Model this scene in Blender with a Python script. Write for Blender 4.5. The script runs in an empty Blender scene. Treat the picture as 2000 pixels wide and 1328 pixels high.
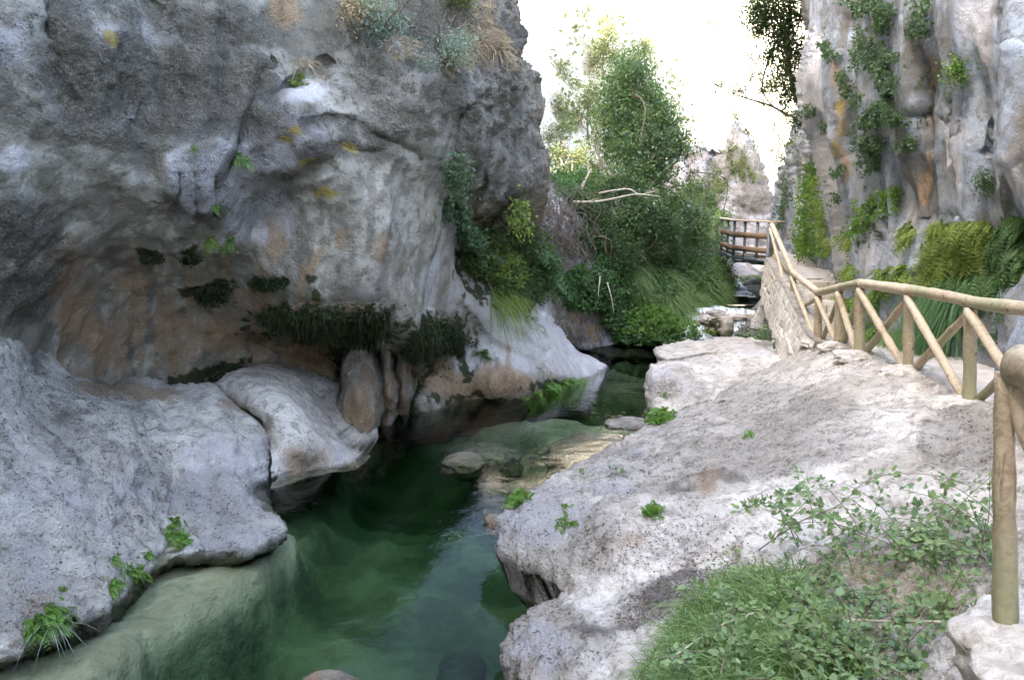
import bpy, math, random
import numpy as np
from math import radians as R
sc = bpy.context.scene
# ------------------------------------------------------------------ camera, world, sun, exposure
F = 1732.0; PITCH = R(8.7); CAMZ = 3.8
cd = bpy.data.cameras.new('camera'); cam = bpy.data.objects.new('camera', cd); sc.collection.objects.link(cam)
cam.location = (0, 0, CAMZ); cam.rotation_euler = (math.pi/2 - PITCH, 0, 0)
cd.sensor_fit = 'HORIZONTAL'; cd.sensor_width = 36.0; cd.lens = 36.0*F/2000.0
cd.clip_start = 0.05; cd.clip_end = 2000
sc.camera = cam
SUN_EL = 41.0; SUN_AZ = -118.0      # azimuth clockwise from +Y (straight ahead): the sun stands behind the left cliff
w = bpy.data.worlds.new('World'); sc.world = w; w.use_nodes = True
nt = w.node_tree; nt.nodes.clear()
wo = nt.nodes.new('ShaderNodeOutputWorld'); bg = nt.nodes.new('ShaderNodeBackground'); sk = nt.nodes.new('ShaderNodeTexSky')
sk.sky_type = 'NISHITA'; sk.sun_disc = False; sk.sun_elevation = R(SUN_EL); sk.sun_rotation = R(SUN_AZ)
sk.dust_density = 5.0; sk.ozone_density = 0.1; sk.air_density = 1.0
bg.inputs['Strength'].default_value = 0.15
nt.links.new(sk.outputs[0], bg.inputs['Color']); nt.links.new(bg.outputs[0], wo.inputs['Surface'])
sl = bpy.data.lights.new('sun', 'SUN'); so = bpy.data.objects.new('sun', sl); sc.collection.objects.link(so)
sl.energy = 4.0; sl.angle = R(0.5); sl.color = (1.0, 0.93, 0.82)
so.rotation_euler = (R(90-SUN_EL), 0, R(180-SUN_AZ)); so.location = (30, 0, 60)
sc.view_settings.view_transform = 'Standard'; sc.view_settings.look = 'None'
sc.view_settings.gamma = 1.0; sc.view_settings.use_curve_mapping = False
sc.view_settings.exposure = 3.8
sc.render.engine = 'CYCLES'
sc.cycles.max_bounces = 8; sc.cycles.transparent_max_bounces = 16; sc.cycles.diffuse_bounces = 3

# ------------------------------------------------------------------ geometry helpers
CP, SP = math.cos(PITCH), math.sin(PITCH)
def ray(px, py):
    u = (np.asarray(px, float)-1000)/F; v = (664-np.asarray(py, float))/F
    return np.stack([u+0*v, CP+v*SP+0*u, -SP+v*CP+0*u], -1)
def P(px, py, D):
    d = ray(px, py); t = np.asarray(D, float)/d[..., 1]
    return d*t[..., None] + np.array([0, 0, CAMZ])
def Dz(px, py, z):
    d = ray(px, py); t = (z-CAMZ)/d[..., 2]
    return t*d[..., 1]
def Wz(px, py, z=0.0): return P(px, py, Dz(px, py, z))
def proj(p):
    p = np.asarray(p, float); q = p-np.array([0, 0, CAMZ])
    dep = q[..., 1]*CP - q[..., 2]*SP; up = q[..., 1]*SP+q[..., 2]*CP
    return 1000+F*q[..., 0]/dep, 664-F*up/dep

def _hash(i, j, k, s):
    n = (i*374761393 + j*668265263 + k*2147483647 + s*974634777) & 0xFFFFFFFF
    n = ((n ^ (n >> 13))*1274126177) & 0xFFFFFFFF
    n = ((n ^ (n >> 16))*2246822519) & 0xFFFFFFFF
    return ((n ^ (n >> 15)) & 0xFFFF)/65535.0
def vnoise(p, s=0):
    p = np.asarray(p, float); b = np.floor(p).astype(np.int64); f = p-b; f = f*f*f*(f*(f*6-15)+10)
    i, j, k = b[..., 0], b[..., 1], b[..., 2]; r = 0
    for a in (0, 1):
        for c in (0, 1):
            for e in (0, 1):
                wgt = (f[..., 0] if a else 1-f[..., 0])*(f[..., 1] if c else 1-f[..., 1])*(f[..., 2] if e else 1-f[..., 2])
                r = r + wgt*_hash(i+a, j+c, k+e, s)
    return r*2-1
def fbm(p, o=4, s=0, lac=2.03, g=0.5):
    r = 0; a = 1; t = 0
    for q in range(o):
        r = r+a*vnoise(p, s+q*7); t += a; a *= g; p = p*lac+1.7
    return r/t
def ridged(p, o=4, s=0):
    r = 0; a = 1; t = 0
    for q in range(o):
        r = r+a*(1-2*np.abs(vnoise(p, s+q*7))); t += a; a *= 0.5; p = p*2.1+3.1
    return r/t

def seg_dist(X, Y, poly, closed):
    """distance to a polyline and nearest points"""
    pl = np.asarray(poly, float); n = len(pl); best = np.full(X.shape, 1e9); bx = X.copy(); by = Y.copy()
    for a in range(n if closed else n-1):
        x0, y0 = pl[a]; x1, y1 = pl[(a+1) % n]; dx, dy = x1-x0, y1-y0; L = dx*dx+dy*dy+1e-9
        t = np.clip(((X-x0)*dx+(Y-y0)*dy)/L, 0, 1); cx = x0+t*dx; cy = y0+t*dy
        d = np.hypot(X-cx, Y-cy); m = d < best
        best[m] = d[m]; bx[m] = cx[m]; by[m] = cy[m]
    return best, bx, by
def inside(X, Y, poly):
    pl = np.asarray(poly, float); r = np.zeros(X.shape, bool); n = len(pl)
    for a in range(n):
        x0, y0 = pl[a]; x1, y1 = pl[(a+1) % n]
        if y0 == y1: continue
        c = ((y0 > Y) != (y1 > Y)) & (X < (x1-x0)*(Y-y0)/(y1-y0)+x0); r ^= c
    return r
def smooth_poly(poly, sub=6, closed=True, jit=0.0, seed=0):
    p = np.asarray(poly, float); n = len(p); out = []
    for i in range(n if closed else n-1):
        a, b, c, d = (p[(i-1) % n], p[i], p[(i+1) % n], p[(i+2) % n]) if closed else (p[max(i-1, 0)], p[i], p[i+1], p[min(i+2, n-1)])
        for k in range(sub):
            t = k/sub
            out.append(0.5*((2*b)+(c-a)*t+(2*a-5*b+4*c-d)*t*t+(3*b-a-3*c+d)*t**3))
    if not closed: out.append(p[-1])
    out = np.array(out)
    if jit:
        q = np.stack([out[:, 0]/28, out[:, 1]/28, np.full(len(out), seed*3.7)], -1)
        out = out+jit*np.stack([fbm(q, 3, seed), fbm(q+40, 3, seed+1)], -1)*1.6
    return out
def tps(ctrl, c=30.0):
    """smooth interpolation of 1/D through (px, py, D) control points (planes stay planes)"""
    A = np.array([(a, b) for a, b, _ in ctrl], float)/1000; v = 1/np.array([d for _, _, d in ctrl], float); n = len(A); c = c/1000
    K = np.sqrt(((A[:, None]-A[None])**2).sum(-1)+c*c)
    M = np.zeros((n+3, n+3)); M[:n, :n] = K+np.eye(n)*1e-4; M[:n, n] = 1; M[:n, n+1:] = A; M[n, :n] = 1; M[n+1:, :n] = A.T
    s = np.linalg.solve(M, np.concatenate([v, [0, 0, 0]]))
    def f(X, Y):
        X = np.asarray(X, float)/1000; Y = np.asarray(Y, float)/1000
        r = s[n]+s[n+1]*X+s[n+2]*Y
        for i in range(n): r = r+s[i]*np.sqrt((X-A[i, 0])**2+(Y-A[i, 1])**2+c*c)
        return 1/np.clip(r, 0.004, 1.0)
    return f

# ------------------------------------------------------------------ object helpers
col = sc.collection
def tag(o, label=None, cat=None, group=None, kind=None):
    if label: o['label'] = label
    if cat: o['category'] = cat
    if group: o['group'] = group
    if kind: o['kind'] = kind
    return o
def mesh_np(name, verts, faces_flat, sizes, mat, parent=None, attrs=None, smooth=True, mats=None, midx=None):
    me = bpy.data.meshes.new(name); verts = np.ascontiguousarray(verts, np.float32)
    me.vertices.add(len(verts)); me.vertices.foreach_set('co', verts.ravel())
    ff = np.ascontiguousarray(faces_flat, np.int32).ravel(); sizes = np.asarray(sizes, np.int32)
    me.loops.add(len(ff)); me.loops.foreach_set('vertex_index', ff)
    me.polygons.add(len(sizes)); st = np.concatenate([[0], np.cumsum(sizes)[:-1]]).astype(np.int32)
    me.polygons.foreach_set('loop_start', st); me.polygons.foreach_set('loop_total', sizes)
    me.update(calc_edges=True)
    if smooth: me.polygons.foreach_set('use_smooth', np.ones(len(sizes), bool))
    if attrs:
        for k, v in attrs.items():
            at = me.attributes.new(k, 'FLOAT', 'POINT'); at.data.foreach_set('value', np.ascontiguousarray(v, np.float32))
    me.materials.append(mat)
    me.validate()
    o = bpy.data.objects.new(name, me); col.objects.link(o)
    if parent: o.parent = parent
    return o
def empty(name, loc, label=None, cat=None, group=None):
    o = bpy.data.objects.new(name, None); col.objects.link(o); o.location = loc; o.empty_display_size = 0.2
    return tag(o, label, cat, group)
def localize(o):
    """a part built in world coordinates under an unrotated empty"""
    if o.parent:
        l = o.parent.location; o.matrix_parent_inverse.identity()
        o.location = (-l[0], -l[1], -l[2])
    return o
class MB:
    def __init__(s): s.v = []; s.f = []; s.n = 0
    def add(s, v, f):
        s.v.append(np.asarray(v, float)); s.f += [[i+s.n for i in q] for q in f]; s.n += len(v)
    def tube(s, pts, rad, seg=8, seed=0, rough=0.0, caps=True):
        pts = np.asarray(pts, float); n = len(pts); rad = np.broadcast_to(np.asarray(rad, float), (n,))
        tan = np.gradient(pts, axis=0); tan /= np.linalg.norm(tan, axis=1)[:, None]+1e-9
        ref = np.array([0, 0, 1.0]) if abs(tan[0][2]) < 0.9 else np.array([1.0, 0, 0])
        V = []; 
        u = np.cross(tan[0], ref); u /= np.linalg.norm(u)
        for i in range(n):
            u = u-tan[i]*np.dot(u, tan[i]); u /= np.linalg.norm(u)+1e-9; b = np.cross(tan[i], u)
            a = np.arange(seg)*2*math.pi/seg
            ring = pts[i]+rad[i]*(np.cos(a)[:, None]*u+np.sin(a)[:, None]*b)
            V.append(ring)
        V = np.array(V)
        if rough:
            c = pts[:, None, :]; nn = fbm(V*9+seed, 2, seed); V = c+(V-c)*(1+rough*nn[..., None])
        f = [[i*seg+k, i*seg+(k+1) % seg, (i+1)*seg+(k+1) % seg, (i+1)*seg+k] for i in range(n-1) for k in range(seg)]
        V = V.reshape(-1, 3)
        if caps: f.append(list(range(seg))[::-1]); f.append([(n-1)*seg+k for k in range(seg)])
        s.add(V, f)
    def box(s, c, sz, rz=0.0, tilt=None):
        x, y, z = sz[0]/2, sz[1]/2, sz[2]/2
        b = min(0.18*min(x, y, z), 0.01)
        v = []; 
        for Z in (-z, -z+b, z-b, z):
            i = b if abs(Z) == z else 0
            for X, Y in ((-x, -y), (x, -y), (x, y), (-x, y)): v.append((X-math.copysign(i, X), Y-math.copysign(i, Y), Z))
        v = np.array(v); cs, sn = math.cos(rz), math.sin(rz)
        v = np.stack([v[:, 0]*cs-v[:, 1]*sn, v[:, 0]*sn+v[:, 1]*cs, v[:, 2]], -1)+np.array(c)
        f = [[3, 2, 1, 0], [12, 13, 14, 15]]
        for l in range(3):
            for k in range(4): f.append([l*4+k, l*4+(k+1) % 4, l*4+4+(k+1) % 4, l*4+4+k])
        s.add(v, f)
    def beam(s, a, b, w, h):
        """square bar from a to b"""
        a = np.array(a, float); b = np.array(b, float); t = b-a; t /= np.linalg.norm(t)
        ref = np.array([0, 0, 1.0]) if abs(t[2]) < .95 else np.array([0, 1.0, 0]); u = np.cross(t, ref); u /= np.linalg.norm(u); q = np.cross(u, t)
        v = [p+sx*u*w/2+sy*q*h/2 for p in (a, b) for sx, sy in ((-1, -1), (1, -1), (1, 1), (-1, 1))]
        s.add(v, [[3, 2, 1, 0], [4, 5, 6, 7]]+[[k, (k+1) % 4, 4+(k+1) % 4, 4+k] for k in range(4)])
    def build(s, name, mat, parent=None, smooth=False):
        o = mesh_np(name, np.concatenate(s.v), np.concatenate([np.array(q) for q in s.f]), [len(q) for q in s.f], mat, parent, smooth=smooth)
        return localize(o)

# ------------------------------------------------------------------ materials
def newmat(name):
    m = bpy.data.materials.new(name); m.use_nodes = True; t = m.node_tree; t.nodes.clear()
    o = t.nodes.new('ShaderNodeOutputMaterial'); return m, t, o
class NB:
    def __init__(s, t): s.t = t
    def n(s, typ, **k):
        x = s.t.nodes.new(typ)
        for a, b in k.items(): setattr(x, a, b)
        return x
    def lk(s, a, b): s.t.links.new(a, b)
    def val(s, x, inp):
        if hasattr(x, 'is_linked') or isinstance(x, bpy.types.NodeSocket): s.lk(x, inp)
        else: inp.default_value = x
    def math(s, op, a, b=0.0, clamp=False):
        x = s.n('ShaderNodeMath', operation=op); x.use_clamp = clamp; s.val(a, x.inputs[0]); s.val(b, x.inputs[1]); return x.outputs[0]
    def mix(s, f, a, b, mode='MIX'):
        x = s.n('ShaderNodeMix', data_type='RGBA', blend_type=mode); s.val(f, x.inputs[0])
        for q, i in ((a, 6), (b, 7)):
            if isinstance(q, tuple): q = q if len(q) == 4 else q+(1,)
            s.val(q, x.inputs[i])
        return x.outputs[2]
    def noise(s, vec, scale, det=4, rough=0.55, dist=0.0):
        x = s.n('ShaderNodeTexNoise'); s.lk(vec, x.inputs['Vector']); x.inputs['Scale'].default_value = scale
        x.inputs['Detail'].default_value = det; x.inputs['Roughness'].default_value = rough; x.inputs['Distortion'].default_value = dist
        return x.outputs[0]
    def vor(s, vec, scale, feat='F1', out=0):
        x = s.n('ShaderNodeTexVoronoi', feature=feat); s.lk(vec, x.inputs['Vector']); x.inputs['Scale'].default_value = scale; return x.outputs[out]
    def ramp(s, fac, lo, hi, smooth=True):
        x = s.n('ShaderNodeMapRange', interpolation_type='SMOOTHSTEP' if smooth else 'LINEAR'); s.lk(fac, x.inputs[0])
        x.inputs[1].default_value = lo; x.inputs[2].default_value = hi; return x.outputs[0]
    def attr(s, name):
        x = s.n('ShaderNodeAttribute'); x.attribute_name = name; return x.outputs['Fac']
    def mapping(s, vec, scale=(1, 1, 1), rot=(0, 0, 0)):
        x = s.n('ShaderNodeMapping'); s.lk(vec, x.inputs[0]); x.inputs['Scale'].default_value = scale; x.inputs['Rotation'].default_value = rot; return x.outputs[0]

def sstep(x, lo, hi): t = np.clip((x-lo)/(hi-lo), 0, 1); return t*t*(3-2*t)
RK = ('pale', 'dark', 'ochre', 'yellow', 'moss')
def rock_attrs(pos, masks, bscale=1.0, seed=0):
    """colour fields of the stone itself: veins, drip streaks, lichen film, seep stains, moss, waterline algae"""
    A = {}; p = pos*bscale
    A['big'] = sstep(fbm(p*.8, 5, seed+1), -.12, .16); A['med'] = sstep(fbm(p*3.3, 5, seed+2), -.02, .28); A['cool'] = sstep(fbm(p*1.9, 4, seed+3), 0, .22)
    A['strk'] = sstep(fbm(p*np.array([3.4, 3.4, .30])+.5*fbm(p*1.2, 2, 9)[..., None], 5, seed+4), 0, .25)
    sc_ = dict(pale=(1.8, .9), dark=(2.6, 1.1), ochre=(2.2, .7), yellow=(6, .9), moss=(7, 1.0))
    for k in RK:
        s1, kk = sc_[k]; m = np.asarray(masks[k]) if k in masks else np.zeros(pos.shape[:-1])
        n_ = fbm(p*s1*np.array([1, 1, .8]), 5, seed+11+len(k)); lo, hi = {'moss': (.5, .62), 'yellow': (.5, .66)}.get(k, (.28, .85)); A[k] = np.where(m > .02, sstep(m+kk*n_, lo, hi), 0)
    A['rgh'] = np.asarray(masks['rgh']) if 'rgh' in masks else np.full(pos.shape[:-1], .7)
    A['wet'] = 1-sstep(pos[..., 2]+.05*fbm(pos*3, 3, seed), -.07, .02)
    return A
def rock_mat(name, base=(0.36, 0.34, 0.32), light=(0.58, 0.56, 0.55), dark=(0.16, 0.15, 0.13), streak=0.5, speck=0.4, bump=0.5, bscale=1.0, tint=(0.40, 0.42, 0.50), med_=.6, dk=(0.075, 0.066, 0.048), dk2=(0.19, 0.17, 0.135)):
    m, t, o = newmat(name); b = NB(t); co = b.n('ShaderNodeNewGeometry').outputs['Position']
    med = b.noise(co, 5.5*bscale, 7, 0.70, 0.25); fin = b.noise(co, 30*bscale, 4, 0.72); pit = b.vor(co, 17*bscale)
    c = b.mix(b.attr('big'), base, light)
    c = b.mix(b.math('MULTIPLY', b.attr('med'), med_), c, dark)
    c = b.mix(b.math('MULTIPLY', b.attr('cool'), 0.5), c, tint)
    c = b.mix(b.math('MULTIPLY', b.attr('strk'), streak), c, dark)
    c = b.mix(b.math('MULTIPLY', b.ramp(med, .47, .60), .7), c, dark)
    c = b.mix(b.math('MULTIPLY', b.ramp(med, .45, .34), .5), c, light)
    c = b.mix(b.math('MULTIPLY', b.attr('pale'), 0.68), c, b.mix(b.ramp(fin, .35, .65), (0.47, 0.44, 0.44), (0.72, 0.69, 0.68)))
    c = b.mix(b.math('MULTIPLY', b.attr('dark'), 0.75), c, b.mix(b.ramp(med, .38, .62), dk, dk2))
    c = b.mix(b.math('MULTIPLY', b.attr('ochre'), 0.75), c, b.mix(b.ramp(med, .4, .62), (0.26, 0.155, 0.08), (0.42, 0.30, 0.185)))
    c = b.mix(b.math('MULTIPLY', b.attr('yellow'), 0.75), c, (0.42, 0.31, 0.06))
    sp = b.ramp(b.math('ADD', fin, b.math('MULTIPLY', med, .5)), 0.80, 0.90); rg_ = b.math('MULTIPLY', b.math('ADD', b.attr('rgh'), .25), speck, True); c = b.mix(b.math('MULTIPLY', sp, rg_), c, (0.085, 0.075, 0.055))  # stone speckle, stronger in rough zones to stand in for small-bump shading
    sp2 = b.ramp(fin, 0.44, 0.34); c = b.mix(b.math('MULTIPLY', sp2, b.math('MULTIPLY', rg_, .38)), c, (0.70, 0.67, 0.65))
    c = b.mix(b.math('MULTIPLY', b.ramp(pit, .16, .06), speck*.9), c, (0.09, 0.08, 0.06))
    c = b.mix(b.math('MULTIPLY', b.attr('moss'), 0.94), c, b.mix(b.ramp(fin, .4, .6), (0.013, 0.017, 0.006), (0.05, 0.062, 0.016)))
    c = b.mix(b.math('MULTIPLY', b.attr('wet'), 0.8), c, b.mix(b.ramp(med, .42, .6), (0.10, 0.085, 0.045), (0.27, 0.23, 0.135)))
    sz = b.n('ShaderNodeSeparateXYZ'); b.lk(co, sz.inputs[0]); c = b.mix(b.ramp(b.math('ADD', sz.outputs[2], b.math('MULTIPLY', med, .3)), -.02, -.30), c, b.mix(b.ramp(med, .42, .6), (0.05, 0.065, 0.035), (0.10, 0.115, 0.065)))  # submerged rock turns dark green, in place of light lost to deep water
    h = b.math('ADD', b.math('MULTIPLY', med, 1.0), b.math('MULTIPLY', fin, 0.5))
    h = b.math('MULTIPLY', b.math('ADD', h, b.math('MULTIPLY', b.math('MINIMUM', pit, .35), 0.35)), b.attr('rgh'))
    bp = b.n('ShaderNodeBump'); bp.inputs['Strength'].default_value = 1.0; bp.inputs['Distance'].default_value = 0.19*bump/bscale; b.lk(h, bp.inputs['Height'])
    pr = b.n('ShaderNodeBsdfPrincipled'); b.lk(c, pr.inputs['Base Color']); pr.inputs['Roughness'].default_value = 0.85; pr.inputs['Specular IOR Level'].default_value = 0.2
    b.lk(bp.outputs[0], pr.inputs['Normal']); b.lk(pr.outputs[0], o.inputs[0]); return m
def leaf_mat(name, c1, c2, c3=None, transl=0.3, dry=0.0):
    m, t, o = newmat(name); b = NB(t); v = b.attr('var'); co = b.n('ShaderNodeNewGeometry').outputs['Position']
    c = b.mix(v, c1, c2)
    if c3: c = b.mix(b.math('MULTIPLY', b.ramp(b.noise(co, 1.6, 3), 0.45, 0.65), 0.8), c, c3)
    if dry: c = b.mix(b.math('MULTIPLY', b.ramp(v, 1-dry, 1.0-dry*0.5), 1.0), c, (0.30, 0.20, 0.09))
    pr = b.n('ShaderNodeBsdfPrincipled'); b.lk(c, pr.inputs['Base Color']); pr.inputs['Roughness'].default_value = 0.55; pr.inputs['Specular IOR Level'].default_value = 0.35
    tr = b.n('ShaderNodeBsdfTranslucent'); b.lk(b.mix(0.5, c, (0.12, 0.22, 0.02), 'ADD'), tr.inputs['Color'])
    mx = b.n('ShaderNodeMixShader'); mx.inputs[0].default_value = transl; b.lk(pr.outputs[0], mx.inputs[1]); b.lk(tr.outputs[0], mx.inputs[2]); b.lk(mx.outputs[0], o.inputs[0]); return m
def wood_mat(name, a, c2, axis=(1, 1, 1), knots=True, green=0.0):
    m, t, o = newmat(name); b = NB(t); tc = b.n('ShaderNodeTexCoord').outputs['Object']; 
    n1 = b.noise(b.mapping(tc, (30, 30, 30) if axis == (1, 1, 1) else axis), 1.0, 4, 0.6, 0.8); n2 = b.noise(tc, 2.2, 4, 0.6); n3 = b.noise(tc, 0.9, 2)
    cr = b.noise(b.mapping(tc, (26, 26, 3.0)), 1.0, 4, 0.7, 0.4); c = b.mix(b.ramp(n1, 0.35, 0.7), a, c2); c = b.mix(b.math('MULTIPLY', b.ramp(cr, .56, .66), .55), c, (0.13, 0.09, 0.055))
    c = b.mix(b.math('MULTIPLY', b.ramp(n2, 0.5, 0.75), 0.6), c, (0.17, 0.11, 0.06))
    c = b.mix(b.math('MULTIPLY', b.ramp(n3, 0.42, 0.6), green), c, (0.27, 0.28, 0.15))
    k = b.ramp(b.vor(tc, 5.0), 0.06, 0.14); c = b.mix(k, (0.10, 0.055, 0.03), c) if knots else c
    bp = b.n('ShaderNodeBump'); bp.inputs['Strength'].default_value = 0.6; bp.inputs['Distance'].default_value = 0.006; b.lk(n1, bp.inputs['Height'])
    pr = b.n('ShaderNodeBsdfPrincipled'); b.lk(c, pr.inputs['Base Color']); pr.inputs['Roughness'].default_value = 0.7; b.lk(bp.outputs[0], pr.inputs['Normal']); b.lk(pr.outputs[0], o.inputs[0]); return m
def plain_mat(name, c1, c2, scale=8, rough=0.8, bump=0.01, metal=0.0):
    m, t, o = newmat(name); b = NB(t); co = b.n('ShaderNodeNewGeometry').outputs['Position']; n1 = b.noise(co, scale, 6, 0.62, 0.3); n2 = b.noise(co, scale*6, 4, 0.6)
    c = b.mix(b.ramp(n1, 0.35, 0.65), c1, c2); c = b.mix(b.math('MULTIPLY', b.ramp(n2, .5, .7), .35), c, tuple(x*0.55 for x in c1))
    bp = b.n('ShaderNodeBump'); bp.inputs['Strength'].default_value = 0.8; bp.inputs['Distance'].default_value = bump; b.lk(b.math('ADD', n1, b.math('MULTIPLY', n2, .4)), bp.inputs['Height'])
    pr = b.n('ShaderNodeBsdfPrincipled'); b.lk(c, pr.inputs['Base Color']); pr.inputs['Roughness'].default_value = rough; pr.inputs['Metallic'].default_value = metal
    b.lk(bp.outputs[0], pr.inputs['Normal']); b.lk(pr.outputs[0], o.inputs[0]); return m

M = {}
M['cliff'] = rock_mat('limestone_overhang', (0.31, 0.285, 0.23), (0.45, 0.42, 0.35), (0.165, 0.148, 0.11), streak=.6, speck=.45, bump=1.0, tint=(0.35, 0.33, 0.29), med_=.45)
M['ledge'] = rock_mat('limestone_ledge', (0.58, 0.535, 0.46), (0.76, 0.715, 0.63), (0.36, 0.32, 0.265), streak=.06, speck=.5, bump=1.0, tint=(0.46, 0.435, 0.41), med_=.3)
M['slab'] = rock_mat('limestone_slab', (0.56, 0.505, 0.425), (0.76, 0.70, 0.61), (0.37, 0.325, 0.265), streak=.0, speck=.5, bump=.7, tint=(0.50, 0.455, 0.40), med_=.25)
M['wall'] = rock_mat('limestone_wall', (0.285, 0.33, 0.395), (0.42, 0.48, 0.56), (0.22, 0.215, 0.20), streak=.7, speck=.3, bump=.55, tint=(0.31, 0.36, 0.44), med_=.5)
M['far'] = rock_mat('limestone_far', (0.36, 0.33, 0.30), (0.52, 0.48, 0.45), (0.20, 0.175, 0.14), streak=.3, speck=.3, bump=1.2, bscale=0.5)
M['bank'] = rock_mat('earth_bank', (0.16, 0.13, 0.10), (0.26, 0.22, 0.19), (0.06, 0.05, 0.035), streak=.2, speck=.4, bump=1.0)
M['hill'] = plain_mat('dry_hillside', (0.44, 0.38, 0.28), (0.58, 0.53, 0.45), 0.5, 0.9, 0.3)
M['stone'] = plain_mat('path_earth', (0.36, 0.32, 0.28), (0.48, 0.44, 0.40), 5, 0.9, 0.02)
M['mortar'] = plain_mat('masonry_stone', (0.38, 0.345, 0.28), (0.54, 0.50, 0.42), 4, 0.85, 0.02)
M['concrete'] = plain_mat('pale_concrete', (0.36, 0.32, 0.265), (0.60, 0.555, 0.48), 11, 0.85, 0.03)
M['log'] = wood_mat('debarked_log', (0.50, 0.40, 0.27), (0.30, 0.22, 0.14), green=.7)
M['logp'] = wood_mat('pale_log', (0.60, 0.49, 0.36), (0.48, 0.36, 0.24), green=.2)
M['board'] = wood_mat('stained_board', (0.22, 0.145, 0.085), (0.15, 0.10, 0.06), knots=False)
M['steel'] = plain_mat('painted_steel', (0.10, 0.13, 0.15), (0.16, 0.19, 0.21), 12, 0.5, 0.002, 0.3)
M['twig'] = plain_mat('grey_bark', (0.11, 0.085, 0.06), (0.19, 0.15, 0.11), 9, 0.85, 0.01)
M['ltwig'] = plain_mat('pale_bark', (0.42, 0.35, 0.27), (0.55, 0.47, 0.38), 9, 0.85, 0.01)
M['cane'] = plain_mat('bramble_cane', (0.22, 0.15, 0.12), (0.16, 0.17, 0.09), 9, 0.7, 0.002)
M['tree'] = leaf_mat('tree_leaf', (0.055, 0.10, 0.035), (0.12, 0.19, 0.065), (0.05, 0.09, 0.05))
M['shrub'] = leaf_mat('shrub_leaf', (0.09, 0.12, 0.04), (0.20, 0.22, 0.08), (0.14, 0.13, 0.06))
M['sage'] = leaf_mat('sage_leaf', (0.17, 0.22, 0.16), (0.28, 0.33, 0.25))
M['dark'] = leaf_mat('dark_leaf', (0.030, 0.052, 0.018), (0.07, 0.11, 0.035))
M['mossleaf'] = leaf_mat('moss_leaf', (0.012, 0.018, 0.006), (0.035, 0.05, 0.012), transl=.1)
M['ivy'] = leaf_mat('ivy_leaf', (0.055, 0.10, 0.05), (0.11, 0.17, 0.085), (0.07, 0.11, 0.065))
M['fern'] = leaf_mat('fern_frond', (0.08, 0.17, 0.03), (0.16, 0.27, 0.05), transl=.35)
M['fernd'] = leaf_mat('deep_fern_frond', (0.045, 0.10, 0.03), (0.09, 0.17, 0.05), transl=.3)
M['ferny'] = leaf_mat('yellow_fern_frond', (0.12, 0.19, 0.035), (0.24, 0.30, 0.06), transl=.35)
M['grass'] = leaf_mat('grass_blade', (0.12, 0.20, 0.065), (0.25, 0.35, 0.13), transl=.35)
M['grassd'] = leaf_mat('deep_grass_blade', (0.06, 0.15, 0.06), (0.12, 0.23, 0.09), transl=.3)
M['dry'] = leaf_mat('dry_straw', (0.36, 0.27, 0.15), (0.48, 0.38, 0.24), transl=.2)
M['bramble'] = leaf_mat('bramble_leaf', (0.10, 0.17, 0.08), (0.22, 0.30, 0.13), (0.19, 0.27, 0.09), transl=.3)
M['litter'] = leaf_mat('leaf_litter', (0.12, 0.07, 0.04), (0.10, 0.09, 0.10), transl=.05)
def foam_mat():
    m, t, o = newmat('white_water'); b = NB(t); co = b.n('ShaderNodeNewGeometry').outputs['Position']
    n1 = b.noise(b.mapping(co, (6, 2.5, 2.5)), 1.6, 6, 0.7, 0.6); c = b.mix(b.ramp(n1, 0.40, 0.58), (0.28, 0.33, 0.32), (0.85, 0.88, 0.90))
    bp = b.n('ShaderNodeBump'); bp.inputs['Distance'].default_value = 0.05; b.lk(n1, bp.inputs['Height'])
    pr = b.n('ShaderNodeBsdfPrincipled'); b.lk(c, pr.inputs['Base Color']); pr.inputs['Roughness'].default_value = 0.25; b.lk(bp.outputs[0], pr.inputs['Normal']); b.lk(pr.outputs[0], o.inputs[0]); return m
M['foam'] = foam_mat()
def water_mat(name, density, col_):
    m, t, o = newmat(name); b = NB(t); co = b.n('ShaderNodeNewGeometry').outputs['Position']
    n1 = b.noise(b.mapping(co, (1.0, 1.7, 1)), 2.6, 3, 0.5, 0.5); n2 = b.noise(b.mapping(co, (1.3, 3.0, 1)), 7, 2, 0.5)
    amt = b.ramp(b.noise(co, 0.35, 2), 0.42, 0.6)
    h = b.math('MULTIPLY', b.math('ADD', n1, b.math('MULTIPLY', n2, 0.35)), b.math('ADD', amt, 0.35))
    bp = b.n('ShaderNodeBump'); bp.inputs['Distance'].default_value = 0.014; b.lk(h, bp.inputs['Height'])
    fr = b.n('ShaderNodeFresnel'); fr.inputs['IOR'].default_value = 1.2; b.lk(bp.outputs[0], fr.inputs['Normal'])
    gl = b.n('ShaderNodeBsdfGlossy'); gl.inputs['Roughness'].default_value = 0.04; b.lk(bp.outputs[0], gl.inputs['Normal'])
    tr = b.n('ShaderNodeBsdfTransparent'); mx = b.n('ShaderNodeMixShader'); b.lk(fr.outputs[0], mx.inputs[0]); b.lk(tr.outputs[0], mx.inputs[1]); b.lk(gl.outputs[0], mx.inputs[2]); b.lk(mx.outputs[0], o.inputs[0])
    va = b.n('ShaderNodeVolumeAbsorption'); va.inputs['Color'].default_value = col_+(1,); va.inputs['Density'].default_value = density; b.lk(va.outputs[0], o.inputs['Volume'])
    return m
M['water'] = water_mat('pool_water', 0.52, (0.26, 0.58, 0.35))

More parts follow.
